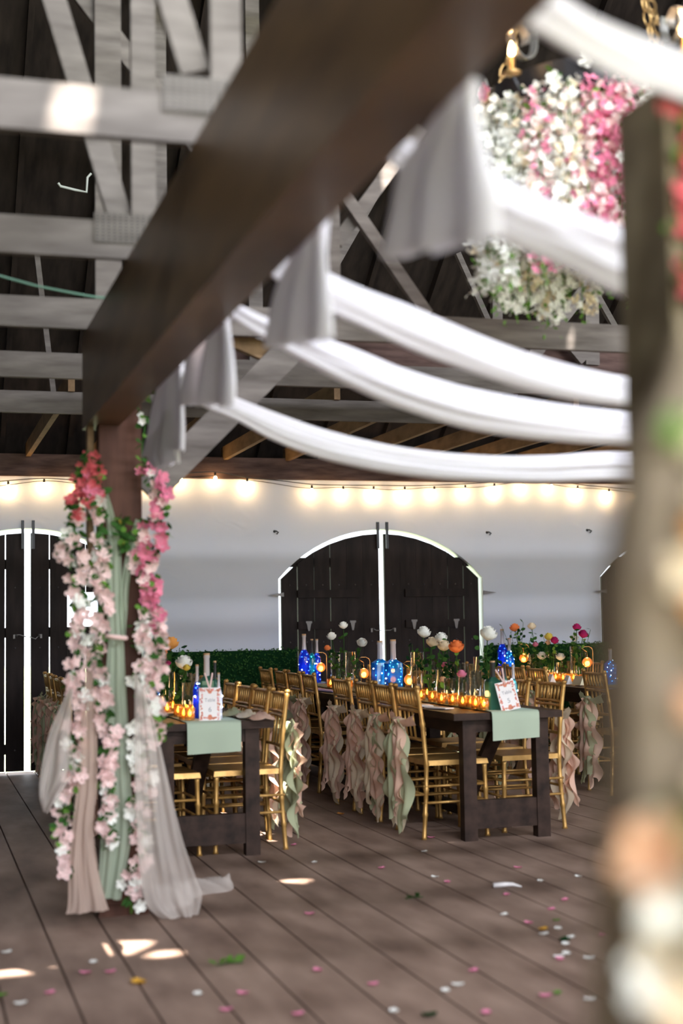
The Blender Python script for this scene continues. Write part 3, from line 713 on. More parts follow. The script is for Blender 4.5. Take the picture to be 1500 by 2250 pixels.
def rose(px, py, X, r, colr, lab, base_px=None, nleaf=4, seed=1, cat='rose'):
    c = onX(px, py, X)
    base = Vector((X + R.uniform(-.02, .02), atX(base_px if base_px else px, X), TZ + .03))
    e = empty('rose_stem', base, label=lab, cat=cat)
    if colr not in rose_me: rose_me[colr] = rose_mesh('rose_' + colr, colr, seed)
    d = c - base; rr = random.Random(int(px * 7 + py))
    tilt = Vector((d.x + rr.uniform(-.1, .1), d.y - .08, d.z + .2)).normalized()
    q = tilt.to_track_quat('Z', 'X').to_matrix().to_4x4(); q.translation = d
    inst('blossom', rose_me[colr], e, q @ Matrix.Scale(r, 4))
    mid = Vector((d.x * .4 + rr.uniform(-.01, .01), d.y * .35, d.z * .55))
    MB().tube([Vector((0, 0, 0)), mid, d - tilt * r * .7], [.003, .003, .0035], 5).build('stem', 'leaf', e, True)
    lf = MB()
    for i in range(nleaf):
        t = rr.uniform(.45, .85); p0 = (mid * 2 * (1 - t) if t < .5 else mid.lerp(d, (t - .5) * 2)) if False else (Vector((0, 0, 0)).lerp(mid, t * 2) if t < .5 else mid.lerp(d, (t - .5) * 2))
        dd = Vector((rr.uniform(-1, 1), rr.uniform(-1, 1), rr.uniform(-.2, .7)))
        lf.add(leaf_pts(p0, dd, rv(rr), rr.uniform(.035, .06), .032), LF)
    if nleaf: lf.build('leaves', 'leaf' if rr.random() < .6 else 'leaf_light', e, True)
    return e
def globe(px, py, X, lab):       # candle globe hung on a wire stand
    p = place(px, X); h = hgt(px, py, X)
    e = empty('hanging_candle_globe', p, label=lab, cat='candle holder', group=None)
    pts = [(.05, 0, .003)] + [(.055, 0, h * .5), (.055, 0, h + .10)] + [(.055 - .055 * (1 - math.cos(a)), 0, h + .10 + .035 * math.sin(a)) for a in (.6, 1.2, 1.9, 2.6)] + [(-.002, 0, h + .09)]
    MB().tube(pts, .003, 6).build('hook_stand', 'brass', e, True)
    MB().lathe([(.0001, 0), (.045, 0), (.045, .006), (.0001, .006)], (.02, 0, 0), 14).build('base', 'brass', e, True)
    MB().tube([(0, 0, h + .09), (0, 0, h + .042)], .0015, 4).build('hanging_loop', 'brass', e)
    MB().ball((0, 0, h), .042, 14, 10).build('amber_globe', 'amber_glass', e, True)
    MB().ball((0, 0, h - .012), .022, 8, 6).build('flame', 'flame', e, True)
    light('globe_glow', 'POINT', (0, 0, h + .055), .25, (1.0, .5, .15), .015, parent=e)
# --- middle table
bottle(833, 1408, T5C, .062, 'square', 'sky_glass', 'square bright blue bottle with fairy lights and clear neck, left of the pair', 14)
bottle(862, 1405, T5C - .06, .062, 'square', 'sky_glass', 'square blue bottle with fairy lights in front of the door gap, right of the pair', 22, seed=5)
bottle(667, 1393, T5C - .05, .052, 'round', 'blue_glass', 'tall cobalt blue bottle on the far end of the middle tables', 12)
bottle(684, 1404, T5C + .03, .036, 'round', 'teal_glass', 'dark blue-green corked bottle between cobalt and slim blue bottles', 4, 'wire')
bottle(695, 1404, T5C + .08, .034, 'round', 'blue_glass', 'slim blue lit bottle beside the candle globe at far end', 12)
for (a, b_, c_, t) in ((703, 1466, T5C + .02, 'amber candle globe beside the slim blue bottle at far end'), (797, 1479, T5C + .1, 'amber candle globe left of the two square blue bottles'), (897, 1493, T5C - .02, 'amber candle globe right of the two square blue bottles')):
    globe(a, b_, c_, t)
for (px, py, X, r, t) in ((735, 1432, T5C, .04, 'clear glass vase of white roses, leftmost on the far table'), (752, 1450, T5C + .05, .045, 'clear glass vase behind the white rose stems'), (768, 1432, T5C, .045, 'tall clear glass cylinder under the white roses'),
                      (782, 1470, T5C - .08, .035, 'short glass cylinder left of the hanging globe'),
                      (914, 1433, T5C, .048, 'tall glass cylinder under the tallest white rose'), (948, 1452, T5C + .07, .035, 'slim glass cylinder below the cream roses'), (966, 1470, T5C - .04, .036, 'glass cylinder holding a small pink bloom'),
                      (1003, 1457, T5C + .05, .050, 'wide glass cylinder below the orange rose'), (1018, 1487, T5C - .06, .045, 'short wide glass cylinder with pink carnation'), (985, 1490, T5C - .05, .040, 'short glass cylinder with salmon carnation'),
                      (1042, 1475, T5C - .02, .040, 'glass cylinder left of the green box bottle'), (1052, 1443, T5C + .1, .045, 'tall glass cylinder behind the green box bottle'), (1034, 1458, T5C + .1, .035, 'slim cylinder between the tall glass cylinders')):
    vase(px, py, X, r, t)
for i, (px, dx) in enumerate(sorted(((724, -.1), (738, -.02), (752, -.1), (764, -.05), (790, -.1), (922, -.09), (946, -.08), (966, -.12), (975, .02), (990, -.1), (1003, -.02), (1012, -.12), (1030, -.08), (1040, -.12), (1052, -.04), (1058, -.12), (935, .06), (875, -.12)))):
    votive(px, T5C + dx, 'lit glass votive candle on the middle tables, %s from the left' % NTH[i], lit=i % 3 != 1, grp='votives on the middle tables')
for (px, py, X, r, c, t, bp_, nl) in (
    (754, 1374, T5C, .036, 'pet_white', 'tallest white rose at the far end, before the left door leaf', 757, 5), (728, 1398, T5C, .040, 'pet_white', 'open white rose at the left of the far vases', 740, 5),
    (795, 1412, T5C + .02, .040, 'pet_white', 'white rose leaning right beside the square blue bottles', 772, 5), (719, 1424, T5C, .028, 'pet_orange', 'small coral carnation left of the white roses', 736, 3),
    (931, 1389, T5C, .046, 'pet_white', 'tall white rose rising from the middle table vases', 922, 3), (949, 1411, T5C, .040, 'pet_cream', 'cream rose, leftmost of the round cluster', 940, 5),
    (969, 1401, T5C + .03, .040, 'pet_white', 'white rose at the top of the round cluster', 955, 4), (975, 1419, T5C - .03, .042, 'pet_cream', 'cream rose beside the orange rose', 960, 5),
    (1002, 1421, T5C, .048, 'pet_orange', 'large orange rose on the middle table', 995, 5), (977, 1462, T5C, .024, 'pet_hot', 'small pink bloom low among the glass cylinders', 970, 3),
    (973, 1494, T5C - .05, .026, 'pet_peach', 'salmon carnation low on the middle table', 980, 3), (1014, 1481, T5C - .05, .030, 'pet_hot', 'flat pink carnation above a short cylinder', 1018, 3),
    (1073, 1392, T5C + .12, .054, 'pet_white', 'large white rose above the green box bottle', 1060, 8)):
    rose(px, py, X, r, c, t, bp_, nl)
# sprays of leaves in the vases
def greenery(px, py, X, n, sp, lab, mats=('leaf', 'leaf_dark')):
    c = onX(px, py, X); base = Vector((X, c.y, TZ + .03)); e = empty('greenery_spray', base, label=lab, cat='foliage'); rr = random.Random(int(px))
    st_ = MB(); lf = MB()
    for i in range(n):
        tip = Vector((rr.gauss(0, sp), rr.gauss(0, sp), c.z - base.z + rr.gauss(0, sp)))
        st_.tube([(0, 0, 0), tip * .5 + Vector((0, 0, .02)), tip], .002, 4)
        for q in range(5):
            lf.mi = 0 if rr.random() < .6 else 1
            p0 = (tip * lerp(.45, 1, q / 4)) + rv(rr) * .01; lf.add(leaf_pts(p0, Vector((rr.uniform(-1, 1), rr.uniform(-1, 1), rr.uniform(-.5, .7))), rv(rr), rr.uniform(.035, .06), .03), LF)
    st_.build('stems', 'leaf', e); lf.build('leaves', list(mats), e, True)
for (px, py, X, n, sp, t) in ((745, 1440, T5C, 5, .05, 'green leaf spray among the far white roses'), (785, 1450, T5C, 4, .05, 'green leaf spray left of the square blue bottles'), (905, 1425, T5C, 3, .04, 'small green leaf spray above the candle globe'),
                              (945, 1445, T5C, 8, .06, 'leaf spray under the cream roses'), (985, 1450, T5C, 8, .06, 'leaf spray under the orange rose'), (1072, 1430, T5C + .12, 9, .06, 'leaf spray under the large white rose'),
                              (365, 1470, T6C, 14, .09, 'dense dark leaf spray on the left table under the orange roses'), (400, 1490, T6C, 14, .07, 'dense leaf spray left of the left table sign'), (372, 1440, T6C, 8, .07, 'upper leaf spray behind the orange roses'),
                              (1140, 1405, T7C, 9, .08, 'leaf spray under the far orange rose'), (1175, 1425, T7C, 9, .08, 'leaf spray under the far cream rose'), (1215, 1430, T7C, 9, .08, 'leaf spray under the yellow and magenta blooms'), (1270, 1420, T7C, 8, .07, 'leaf spray under the purple roses'), (1240, 1440, T7C, 6, .07, 'low leaf spray between the white roses')):
    greenery(px, py, X, n, sp, t)
def sign(px, pyb, X, Yoff, w_, h_, lean, rot, num, lab):
    p = place(px, X); p.y += Yoff; p.z = TZ + .010
    e = empty('table_sign', p, rot, label=lab, cat='table number')
    rt = Matrix.Rotation(lean[0], 4, 'X') @ Matrix.Rotation(lean[1], 4, 'Y')
    def add(name, vs, fs, mt):
        MB().add([rt @ Vector(v) for v in vs], fs).build(name, mt, e)
    m_ = MB().box(-w_ / 2, -.001, 0, w_ / 2, .001, h_); add('card', m_.v, m_.f, 'card')
    rr = random.Random(num)
    for cc in ('print_pink', 'print_coral'):
        m_ = MB()
        for i in range(60):
            t = rr.random() * 4; s_ = int(t); f = t - s_; b_ = .006 + .012 * (rr.random() if rr.random() < .5 else abs(math.sin(f * 6.28)))
            x, z = ((-w_ / 2 + f * w_, b_), (w_ / 2 - b_, f * h_), (-w_ / 2 + f * w_, h_ - b_), (-w_ / 2 + b_, f * h_))[s_]
            x = max(-w_ / 2 + .006, min(w_ / 2 - .006, x)); z = max(.006, min(h_ - .006, z)); q = rr.uniform(.003, .0065)
            m_.add([(x + q * math.cos(a), -.0016 - (0.0004 if cc == 'print_coral' else 0), z + q * math.sin(a)) for a in [k_ * 1.047 for k_ in range(6)]], [tuple(range(6))])
        for (x, z) in ((0, .02), (0, h_ - .02)):
            m_.add([(x + .014 * math.cos(a), -.0017, z + .016 * math.sin(a)) for a in [k_ * 1.047 for k_ in range(6)]], [tuple(range(6))]) if cc == 'print_coral' else None
        add('floral_border', m_.v, m_.f, cc)
    for (tx, sz, zz) in (('Table', .028, .62), (str(num), .040, .33)):
        vs, fs = text_mesh(tx, sz); add('lettering', [(v.x, -.0022 + v.z * .3, v.y + h_ * zz) for v in vs], fs, 'print_grey')
    rb = MB()
    for s_ in (-1, 1): rb.beam(rt @ Vector((0, -.002, h_ - .012)), rt @ Vector((s_ * .022 - .006, .03, h_ + .085)), .009, .0015, (0, 1, 0))
    rb.build('ribbon_loop', 'ribbon_blush', e)
    kn = MB(); kn.ball(rt @ Vector((0, -.003, h_ - .012)), .006, 6, 4); kn.build('ribbon_knot', 'ribbon_blush', e)
# end of the middle table
bottle(1079, 1452, T5C - .04, .045, 'square', 'green_glass', 'dark green square bottle behind the table sign, middle table', 0, 'wire')
bottle(1124, 1460, T5C + .10, .024, 'round', 'teal_glass', 'slim teal bottle lit by fairy lights right of the middle table sign', 10)
bottle(1106, 1455, T5C + .06, .022, 'round', 'green_glass', 'dark slim bottle between the green square bottle and the teal one', 0, 'wire')
sign(1101, 1557, T5C + .02, -.12, .118, .178, (-.12, -.22), -.30, 5, 'leaning white table sign with pink floral border and ribbon, number 5')
# --- left table
bottle(432, 1460, T6C - .02, .026, 'round', 'blue_glass', 'slim blue lit bottle left of the left table sign', 8)
bottle(453, 1435, T6C + .03, .050, 'square', 'green_glass', 'green square bottle with frosted neck behind the left table sign', 0)
bottle(471, 1452, T6C + .09, .024, 'round', 'green_glass', 'dark corked bottle right behind the left table sign', 0, 'wire')
bottle(479, 1478, T6C + .08, .020, 'round', 'frost_glass', 'slim pale bottle lit by fairy lights right of the left table sign', 8)
sign(452, 1574, T6C, -.10, .124, .188, (-.06, 0), -.20, 6, 'upright white table sign with pink floral border and ribbon, number 6')
for (px, py, X, r, t) in ((352, 1480, T6C, .04, 'glass cylinder beside the flowered post on the left table'), (368, 1478, T6C + .04, .035, 'glass cylinder under the orange roses'), (383, 1476, T6C - .03, .04, 'tall glass cylinder in the middle of the left table'),
                      (398, 1474, T6C + .05, .04, 'glass cylinder under the white lily'), (413, 1500, T6C - .03, .04, 'glass cylinder left of the slim blue bottle'), (422, 1480, T6C + .06, .03, 'slim glass behind the blue bottle')):
    vase(px, py, X, r, t)
for i, (px, dx) in enumerate(sorted(((346, -.1), (356, .0), (366, -.12), (378, -.05), (390, -.1), (402, -.12), (415, -.1), (422, -.02), (408, .03), (372, .06)))):
    votive(px, T6C + dx, 'lit glass votive candle on the left table, %s from the left' % NTH[i], lit=i % 3 != 1, grp='votives on the left table')
for (px, py, X, r, c, t, bp_, nl) in ((376, 1413, T6C, .048, 'pet_apricot', 'round apricot rose at the top of the left table flowers', 380, 5), (359, 1428, T6C + .03, .055, 'pet_orange', 'large orange rose beside the flowered post', 368, 4),
    (404, 1456, T6C, .050, 'pet_white', 'white bloom at the right of the left table flowers', 400, 4), (369, 1457, T6C - .04, .020, 'pet_magenta', 'small magenta bloom in the left table flowers', 372, 2),
    (410, 1467, T6C - .03, .022, 'pet_yellow', 'small yellow-green bud under the white bloom', 404, 2), (355, 1443, T6C - .05, .035, 'pet_peach', 'peach bloom below the orange rose', 362, 2), (352, 1487, T6C, .022, 'pet_coral', 'small red bloom low beside the post', 356, 2)):
    rose(px, py, X, r, c, t, bp_, nl)
bottle(341, 1478, T6C + .05, .03, 'round', 'sky_glass', 'fairy-lit bottle half hidden behind the flowered post', 10)
# --- right table
bottle(1102, 1382, T7C, .05, 'round', 'blue_glass', 'cobalt blue lit bottle at the far end of the right table', 12)
bottle(1117, 1402, T7C - .05, .045, 'round', 'sky_glass', 'light blue lit bottle beside the cobalt one on the right table', 16)
bottle(1338, 1425, T7C + .02, .045, 'square', 'sky_glass', 'pale blue lit bottle on the near end of the right table', 14)
bottle(1360, 1440, T7C + .12, .028, 'round', 'green_glass', 'green bottle with warm lights behind the blurred post', 8, led='led_warm')
globe(1148, 1446, T7C, 'amber candle globe left on the far right table'); globe(1287, 1455, T7C - .02, 'amber candle globe right on the far right table')
for (px, py, X, r, t) in ((1168, 1438, T7C, .045, 'glass cylinder left on the far right table'), (1180, 1440, T7C + .05, .04, 'glass cylinder under the low left white rose'), (1210, 1430, T7C, .045, 'tall glass cylinder under the yellow bloom'),
                      (1230, 1455, T7C - .04, .045, 'glass cylinder under the low right white rose'), (1262, 1420, T7C, .05, 'tall glass cylinder under the purple roses'), (1275, 1430, T7C + .06, .04, 'glass cylinder beside the right candle globe')):
    vase(px, py, X, r, t)
for i, px in enumerate(sorted((1160, 1172, 1186, 1198, 1208, 1214, 1222, 1233, 1245, 1256, 1268, 1278, 1180, 1217, 1240))):
    votive(px, T7C + (-.12 if i % 2 else -.03), 'lit glass votive candle on the far right table, %s from the left' % NTH[i], lit=i % 3 != 1, grp='votives on the far right table')
for (px, py, X, r, c, t, bp_, nl) in ((1130, 1379, T7C, .045, 'pet_orange', 'orange rose against the white wall, far right table', 1145, 6), (1168, 1376, T7C, .038, 'pet_cream', 'cream rose against the white wall, far right table', 1170, 6),
    (1205, 1399, T7C, .040, 'pet_yellow', 'yellow bloom left of the magenta one', 1208, 4), (1218, 1407, T7C - .02, .036, 'pet_magenta', 'magenta bloom beside the yellow one', 1212, 3),
    (1267, 1378, T7C, .036, 'pet_magenta', 'upper magenta rose at the right of the far table', 1265, 3), (1281, 1393, T7C, .040, 'pet_magenta', 'lower magenta rose at the right of the far table', 1268, 3),
    (1262, 1402, T7C, .032, 'pet_white', 'white bloom under the magenta roses', 1262, 2), (1190, 1441, T7C - .06, .040, 'pet_white', 'low white rose left on the right table', 1185, 2),
    (1231, 1443, T7C - .06, .038, 'pet_white', 'low white rose right on the right table', 1230, 2), (1176, 1416, T7C, .026, 'pet_hot', 'small pink bud between cream and yellow blooms', 1175, 3), (1203, 1412, T7C - .04, .025, 'pet_peach', 'small peach bloom under the yellow one', 1205, 2)):
    rose(px, py, X, r, c, t, bp_, nl)
def tent(px, X, lab, mt='card', s_=1.0):
    p = place(px, X); w_, h_ = .035 * s_, .075
    m_ = MB().add([(-.03, -w_, 0), (-.03, w_, 0), (0, w_, h_), (0, -w_, h_), (.03, -w_, 0), (.03, w_, 0)], [(0, 1, 2, 3), (3, 2, 5, 4), (0, 3, 4), (1, 5, 2)])
    o = m_.build('place_card', mt, None, False, p); tag(o, lab, 'card')
tent(1207, T7C - .24, 'folded white card, left of two on the right table edge'); tent(1243, T7C - .24, 'folded white card, right of two on the right table edge')
tent(1268, T7C - .22, 'wide cream card behind the near right chair', 'paper_cream', 2.2)
def slab(nm, px, X, w_, d_, h_, mt, lab, cat, rz=0):
    p = place(px, X); p.z = TZ + .005; o = MB().box(-w_ / 2, -d_ / 2, 0, w_ / 2, d_ / 2, h_).build(nm, mt, None, False, p); o.rotation_euler.z = rz; tag(o, lab, cat)
slab('napkin', 712, 3.2, .10, .55, .008, 'napkin_lilac', 'folded lilac napkin on the left edge of the far middle table', 'napkin', .1)
slab('napkin', 960, 3.2, .07, .22, .006, 'card', 'pale folded paper on the near left edge of the middle table', 'paper', .3)
slab('napkin', 930, 3.22, .08, .2, .006, 'card', 'pale paper beside the nearest left chair', 'paper', -.2)
slab('napkin', 515, 1.88, .07, .14, .005, 'card', 'white card lying on the right of the left table', 'paper', .5)
def plate(px, X, lab):
    p = place(px, X); o = MB().lathe([(.0001, .004), (.07, .004), (.115, .018), (.118, .020), (.07, .010), (.0001, .010)], (0, 0, 0), 24).build('dinner_plate', 'plate_white', None, True, p); tag(o, lab, 'plate')
plate(350, 1.45, 'white plate on the left edge of the left table'); plate(845, 3.24, 'white plate at the left of the square blue bottles')
def bowcloth(px, X, c, lab):
    p = place(px, X); rr = random.Random(px); P = []
    for i in range(9):
        rowp = []
        for j in range(9):
            x = (i - 4) / 4; y = (j - 4) / 4; q = max(0, 1 - x * x * .8 - y * y * .8); rowp.append((x * .07, y * .10, .004 + .05 * q * (.6 + .4 * math.sin(i * 1.9 + j * 1.3 + px))))
        P.append(rowp)
    o = MB().grid(P).build('crumpled_napkin', c, None, True, p); tag(o, lab, 'napkin')
bowcloth(541, 1.9, 'chiffon_cream', 'crumpled cream cloth on the right edge of the left table'); bowcloth(572, 1.93, 'chiffon_blush', 'crumpled blush cloth nearest the corner of the left table')
bowcloth(510, 1.86, 'chiffon_sage', 'crumpled sage cloth beside the white card')

# ================================================================== HANGING WHITE DRAPES
def swag(name, Y, st_, lab):
    # stations (px, top, bottom) on the vertical plane at Y; carried on to a second beam out of view
    S = []
    for (x, a, b_) in st_:
        A, B = at(x, a, Y), at(x, b_, Y); S.append((A.x, A.z, B.z))
    Xm = 3.08; last = S[-1]; zmt, zmb = 1.34 + .655, 1.34 + .545
    if last[0] < Xm - .3:
        for t in (.35, .7, 1.0):
            X = lerp(last[0], Xm, t); q = (1 - t) ** 2; S.append((X, lerp(zmt, last[1], q), lerp(zmb, last[2], q)))
    else: Xm = max(Xm, last[0] + .02)
    S2 = S + [(2 * Xm - x, a, b_) for (x, a, b_) in reversed(S[:-1])]
    V = [Vector(q) for q in S2]; n = 90; P = []
    rr = random.Random(name); ph = rr.uniform(0, 6); nf = 5
    for i in range(n + 1):
        t = i / n; c = path_at(V, t); hh = c.y - c.z; rowp = []
        th = min(.075, max(.03, hh * .55))
        for side in (1, -1):
            for j in range(14):
                s_ = j / 13 if side == 1 else 1 - j / 13
                prof = math.sin(math.pi * (s_ * .96 + .02)) ** .7
                rip = .011 * math.sin(2 * math.pi * nf * s_ + ph + 1.2 * math.sin(t * 9 + ph)) + .006 * math.sin(2 * math.pi * 11 * s_ + t * 14)
                y = -side * (th * .5 * prof + rip * prof)
                rowp.append((c.x, Y + y, c.y - hh * s_))
        rowp.append(rowp[0]); P.append(rowp)
    o = MB().grid(P).build('ceiling_swag', 'white_cloth', None, True); tag(o, lab, 'drape', 'white ceiling swags')
swag('s1', 2.12, [(1105, -30, 60), (1160, -38, 62), (1230, -8, 100), (1300, 35, 142), (1400, 78, 195), (1500, 118, 225)], 'white fabric swag crossing the top right corner, nearest the camera')
swag('s2', 2.80, [(850, 320, 350), (905, 310, 410), (980, 340, 470), (1070, 378, 512), (1150, 415, 552), (1250, 458, 595), (1400, 512, 662)], 'wide white swag in front of the flower chandelier')
swag('s3', 3.85, [(592, 585, 602), (640, 558, 640), (715, 597, 683), (800, 635, 720), (900, 672, 768), (1000, 715, 806), (1100, 755, 840), (1200, 788, 868), (1300, 814, 886), (1395, 832, 897)], 'white swag just under the chandelier flowers')
swag('s4', 4.43, [(492, 655, 680), (530, 672, 712), (600, 704, 757), (720, 745, 825), (800, 775, 865), (880, 808, 898), (1000, 845, 936), (1100, 866, 956), (1200, 883, 968), (1300, 896, 976), (1395, 908, 980)], 'white swag, second lowest, ending at the girder')
swag('s5', 5.20, [(402, 815, 870), (450, 845, 895), (515, 872, 922), (600, 905, 968), (700, 940, 1006), (800, 966, 1030), (900, 985, 1046), (1000, 996, 1056), (1100, 1001, 1060), (1200, 1000, 1061), (1395, 992, 1056)], 'lowest white swag above the string lights')
def tail(name, spec, lab):      # hangs over the right edge of the girder; spec rows: (px_left, py_left, px_right, py_right) from top to bottom
    X = GX1 + .035; L_ = [onX(a, b_, X) for a, b_, c, d in spec]; R_ = [onX(c, d, X) for a, b_, c, d in spec]
    n = 24; P = []; rr = random.Random(name); ph = rr.uniform(0, 6)
    for i in range(n + 1):
        t = i / n; A = path_at(L_, t); B = path_at(R_, t); rowp = []
        for side in (1, -1):
            for j in range(16):
                s_ = j / 15 if side == 1 else 1 - j / 15
                p = A.lerp(B, s_); edge = math.sin(math.pi * (s_ * .94 + .03)) ** .5
                p.x += side * -.018 * edge + .014 * (0.3 + t) * math.sin(s_ * 15 + ph + t) ; p.z += .010 * t * math.sin(s_ * 17 + ph)
                rowp.append(p)
        rowp.append(rowp[0]); P.append(rowp)
    m_ = MB().grid(P); k_ = 16
    o = m_.build('hanging_cloth_tail', 'white_cloth', None, True); tag(o, lab, 'drape', 'white cloth tails over the girder')
tail('t1', [(382, 770, 402, 760), (355, 830, 402, 800), (335, 900, 406, 890), (325, 960, 410, 940), (315, 1003, 411, 986)], 'white cloth tail hanging beside the flowered post')
tail('t1b', [(378, 900, 384, 890), (340, 960, 384, 950), (330, 1000, 384, 1000), (345, 1024, 383, 1018)], 'small lower fold of white cloth under the tail by the post')
tail('t2', [(490, 672, 500, 665), (455, 720, 505, 715), (422, 780, 514, 780), (408, 840, 518, 840), (404, 885, 516, 893)], 'white cloth tail, second from the post')
tail('t3', [(695, 485, 712, 470), (655, 550, 716, 545), (615, 630, 722, 620), (600, 700, 729, 690), (592, 760, 728, 748)], 'white cloth tail in the middle of the girder')
tail('t4', [(1020, 195, 1040, 170), (955, 270, 1050, 250), (890, 370, 1068, 350), (872, 470, 1085, 440), (858, 562, 1092, 530)], 'large white cloth tail nearest the camera')

# ================================================================== FLOWER KIT
def blossom_mesh(name, colr, r=.03, seed=0, full=2, bot=None):
    rr = random.Random(seed); m_ = MB()
    for ly in range(full):
        for q in range(5):
            a0 = 2 * math.pi * q / 5 + ly * .6 + rr.uniform(-.2, .2); R_ = r * (1 - .3 * ly); P = []
            for i in range(4):
                t = i / 3; wd = .80 * math.sin(math.pi * (.15 + .74 * t)) ** .8; rowp = []
                for j in (-1, 0, 1):
                    a = a0 + j * wd * .75; rad = R_ * (.12 + .88 * t) * (1 if j == 0 else .97)
                    rowp.append((rad * math.cos(a), rad * math.sin(a), R_ * (.15 + .25 * ly + .5 * t * t * (1 if j else .8) + .1 * abs(j)) * (1 + .3 * ly)))
                P.append(rowp)
            m_.grid(P)
    me = bpy.data.meshes.new(name); me.from_pydata(m_.v, [], m_.f); me.materials.append(MT[colr]); me.polygons.foreach_set('use_smooth', [True] * len(me.polygons)); me.update(); return me
BM = {c: blossom_mesh('blossom_' + c, c, .031, i) for i, c in enumerate(('pet_pale', 'pet_pink', 'pet_coral', 'pet_white', 'pet_cream', 'pet_peach', 'pet_hot', 'pet_apricot', 'pet_yellow'))}
def facing(d, sc, loc, rr):
    q = d.normalized().to_track_quat('Z', 'X').to_matrix().to_4x4() @ Matrix.Rotation(rr.uniform(0, 6.28), 4, 'Z') @ Matrix.Scale(sc, 4); q.translation = loc; return q
def garland(pts, lab, colf, nb, spread, seed, leafn=150, sc=(.85, 1.35), grp=None, yj=.05, leafs=.06):
    rr = random.Random(seed); P = [Vector(p) for p in pts]; O = P[-1].copy(); O = Vector((P[-1].x, P[-1].y, 0))
    e = empty('flower_garland', O, label=lab, cat='flower garland', group=grp)
    cur = [path_at(P, i / 60) - O for i in range(61)]
    MB().tube(cur, .004, 5).build('vine', 'leaf', e)
    lf = MB()
    for i in range(leafn):
        p0 = cur[rr.randrange(61)] + Vector((rr.gauss(0, spread * .8), rr.uniform(-yj, .01), rr.gauss(0, .02))); lf.mi = 0 if rr.random() < .7 else 1
        lf.add(leaf_pts(p0, Vector((rr.uniform(-1, 1), rr.uniform(-1, .2), rr.uniform(-1, .4))), rv(rr), rr.uniform(.03, leafs), .032), LF)
    o = lf.build('leaves', ['leaf', 'leaf_light'], e, True)
    for i in range(nb):
        t = (i + rr.random()) / nb; p0 = path_at(P, min(1, t)) - O + Vector((rr.gauss(0, spread), rr.uniform(-yj, -.005), rr.gauss(0, .015)))
        d = Vector((rr.uniform(-.8, .8), -1, rr.uniform(-.7, .5)))
        inst('blossom', BM[colf(t, rr)], e, facing(d, rr.uniform(*sc), p0, rr))
    return e
PF = 6.62
def pp(L_, Y=PF, jit=0): return [at(x, y, Y) for x, y in L_]
c_left = lambda t, rr: rr.choice(['pet_coral', 'pet_coral', 'pet_pink']) if t < .16 else ('pet_pale' if rr.random() < .8 else 'pet_white')
c_in = lambda t, rr: (rr.choice(['pet_coral', 'pet_pink']) if t < .09 else ('pet_pale' if rr.random() < .75 else 'pet_white'))
c_right = lambda t, rr: (rr.choice(['pet_pink', 'pet_hot', 'pet_pale']) if t < .33 else (rr.choice(['pet_pale', 'pet_pale', 'pet_white'])))
garland(pp([(208, 1015), (190, 1060), (170, 1115), (155, 1180), (140, 1215), (165, 1235), (172, 1300), (168, 1370), (165, 1420), (162, 1490), (175, 1550), (160, 1640), (158, 1700), (142, 1760), (138, 1830), (150, 1905)]),
        'outer left flower garland on the post, coral above and pale pink below', c_left, 92, .018, 11, 190)
garland(pp([(196, 1040), (208, 1100), (215, 1160), (225, 1220), (212, 1280), (225, 1330), (215, 1400), (205, 1450), (225, 1500), (220, 1560), (235, 1620), (228, 1690), (238, 1760), (228, 1810), (240, 1850)], PF - .02),
        'inner left garland of pale pink blossoms on the post', c_in, 88, .018, 12, 190)
garland(pp([(322, 1030), (345, 1080), (350, 1150), (335, 1210), (315, 1250), (322, 1330), (300, 1390), (322, 1430), (310, 1500), (322, 1560), (302, 1640), (312, 1700), (298, 1780), (310, 1850), (298, 1920), (288, 1972)], PF),
        'right flower garland on the post, bright pink above and pale below', c_right, 98, .022, 13, 200)
garland(pp([(312, 1150), (300, 1210), (325, 1270), (335, 1340), (338, 1400), (342, 1470), (335, 1540), (345, 1620)], PF + .03),
        'shorter outer right garland of pink blossoms behind the main one', lambda t, rr: rr.choice(['pet_pink', 'pet_pale', 'pet_hot']) if t < .55 else 'pet_pale', 60, .02, 14, 120)
garland(pp([(327, 850), (300, 875), (306, 905), (318, 930), (312, 1000), (330, 1040)], PF - .02),
        'thin leafy vine with one red bloom below the girder', lambda t, rr: 'pet_coral' if t < .2 else 'pet_white', 4, .008, 15, 26, (.5, .8))
garland(pp([(190, 1000), (178, 1040), (170, 1090), (165, 1150)], PF + .04), 'leafy sprig at the top left of the post', lambda t, rr: 'pet_coral', 5, .015, 16, 60, (.6, .9))
garland(pp([(268, 1140), (262, 1165), (270, 1200)], PF), 'green leaf cluster in the fork of the tulle', lambda t, rr: 'pet_yellow', 2, .012, 17, 36, (.3, .4))
def tulle(name, left, right, Y, matn, lab, amp=.011, nf=4, z0=None, back=False):
    L_ = [at(x, y, Y) for x, y in left]; R_ = [at(x, y, Y) for x, y in right]; n = 50; mcols = 26; P = []; rr = random.Random(lab); ph = rr.uniform(0, 6)
    for i in range(n + 1):
        t = i / n; A = path_at(L_, t); B = path_at(R_, t); rowp = []
        for j in range(mcols + 1):
            s_ = j / mcols; p = A.lerp(B, s_); p.y += amp * (math.sin(s_ * math.pi * 2 * nf * .55 + ph + 1.3 * math.sin(t * 4)) + .45 * math.sin(s_ * math.pi * 2 * nf * 1.37 + ph * 2 + t * 5)) * (.4 + t * .8) + .003 * math.sin(s_ * 31 + t * 8); p.z = max(p.z, .004 + .004 * (j % 3)); rowp.append(p)
        P.append(rowp)
    o = MB().grid(P).build(name, matn, None, True); tag(o, lab, 'tulle drape'); return o
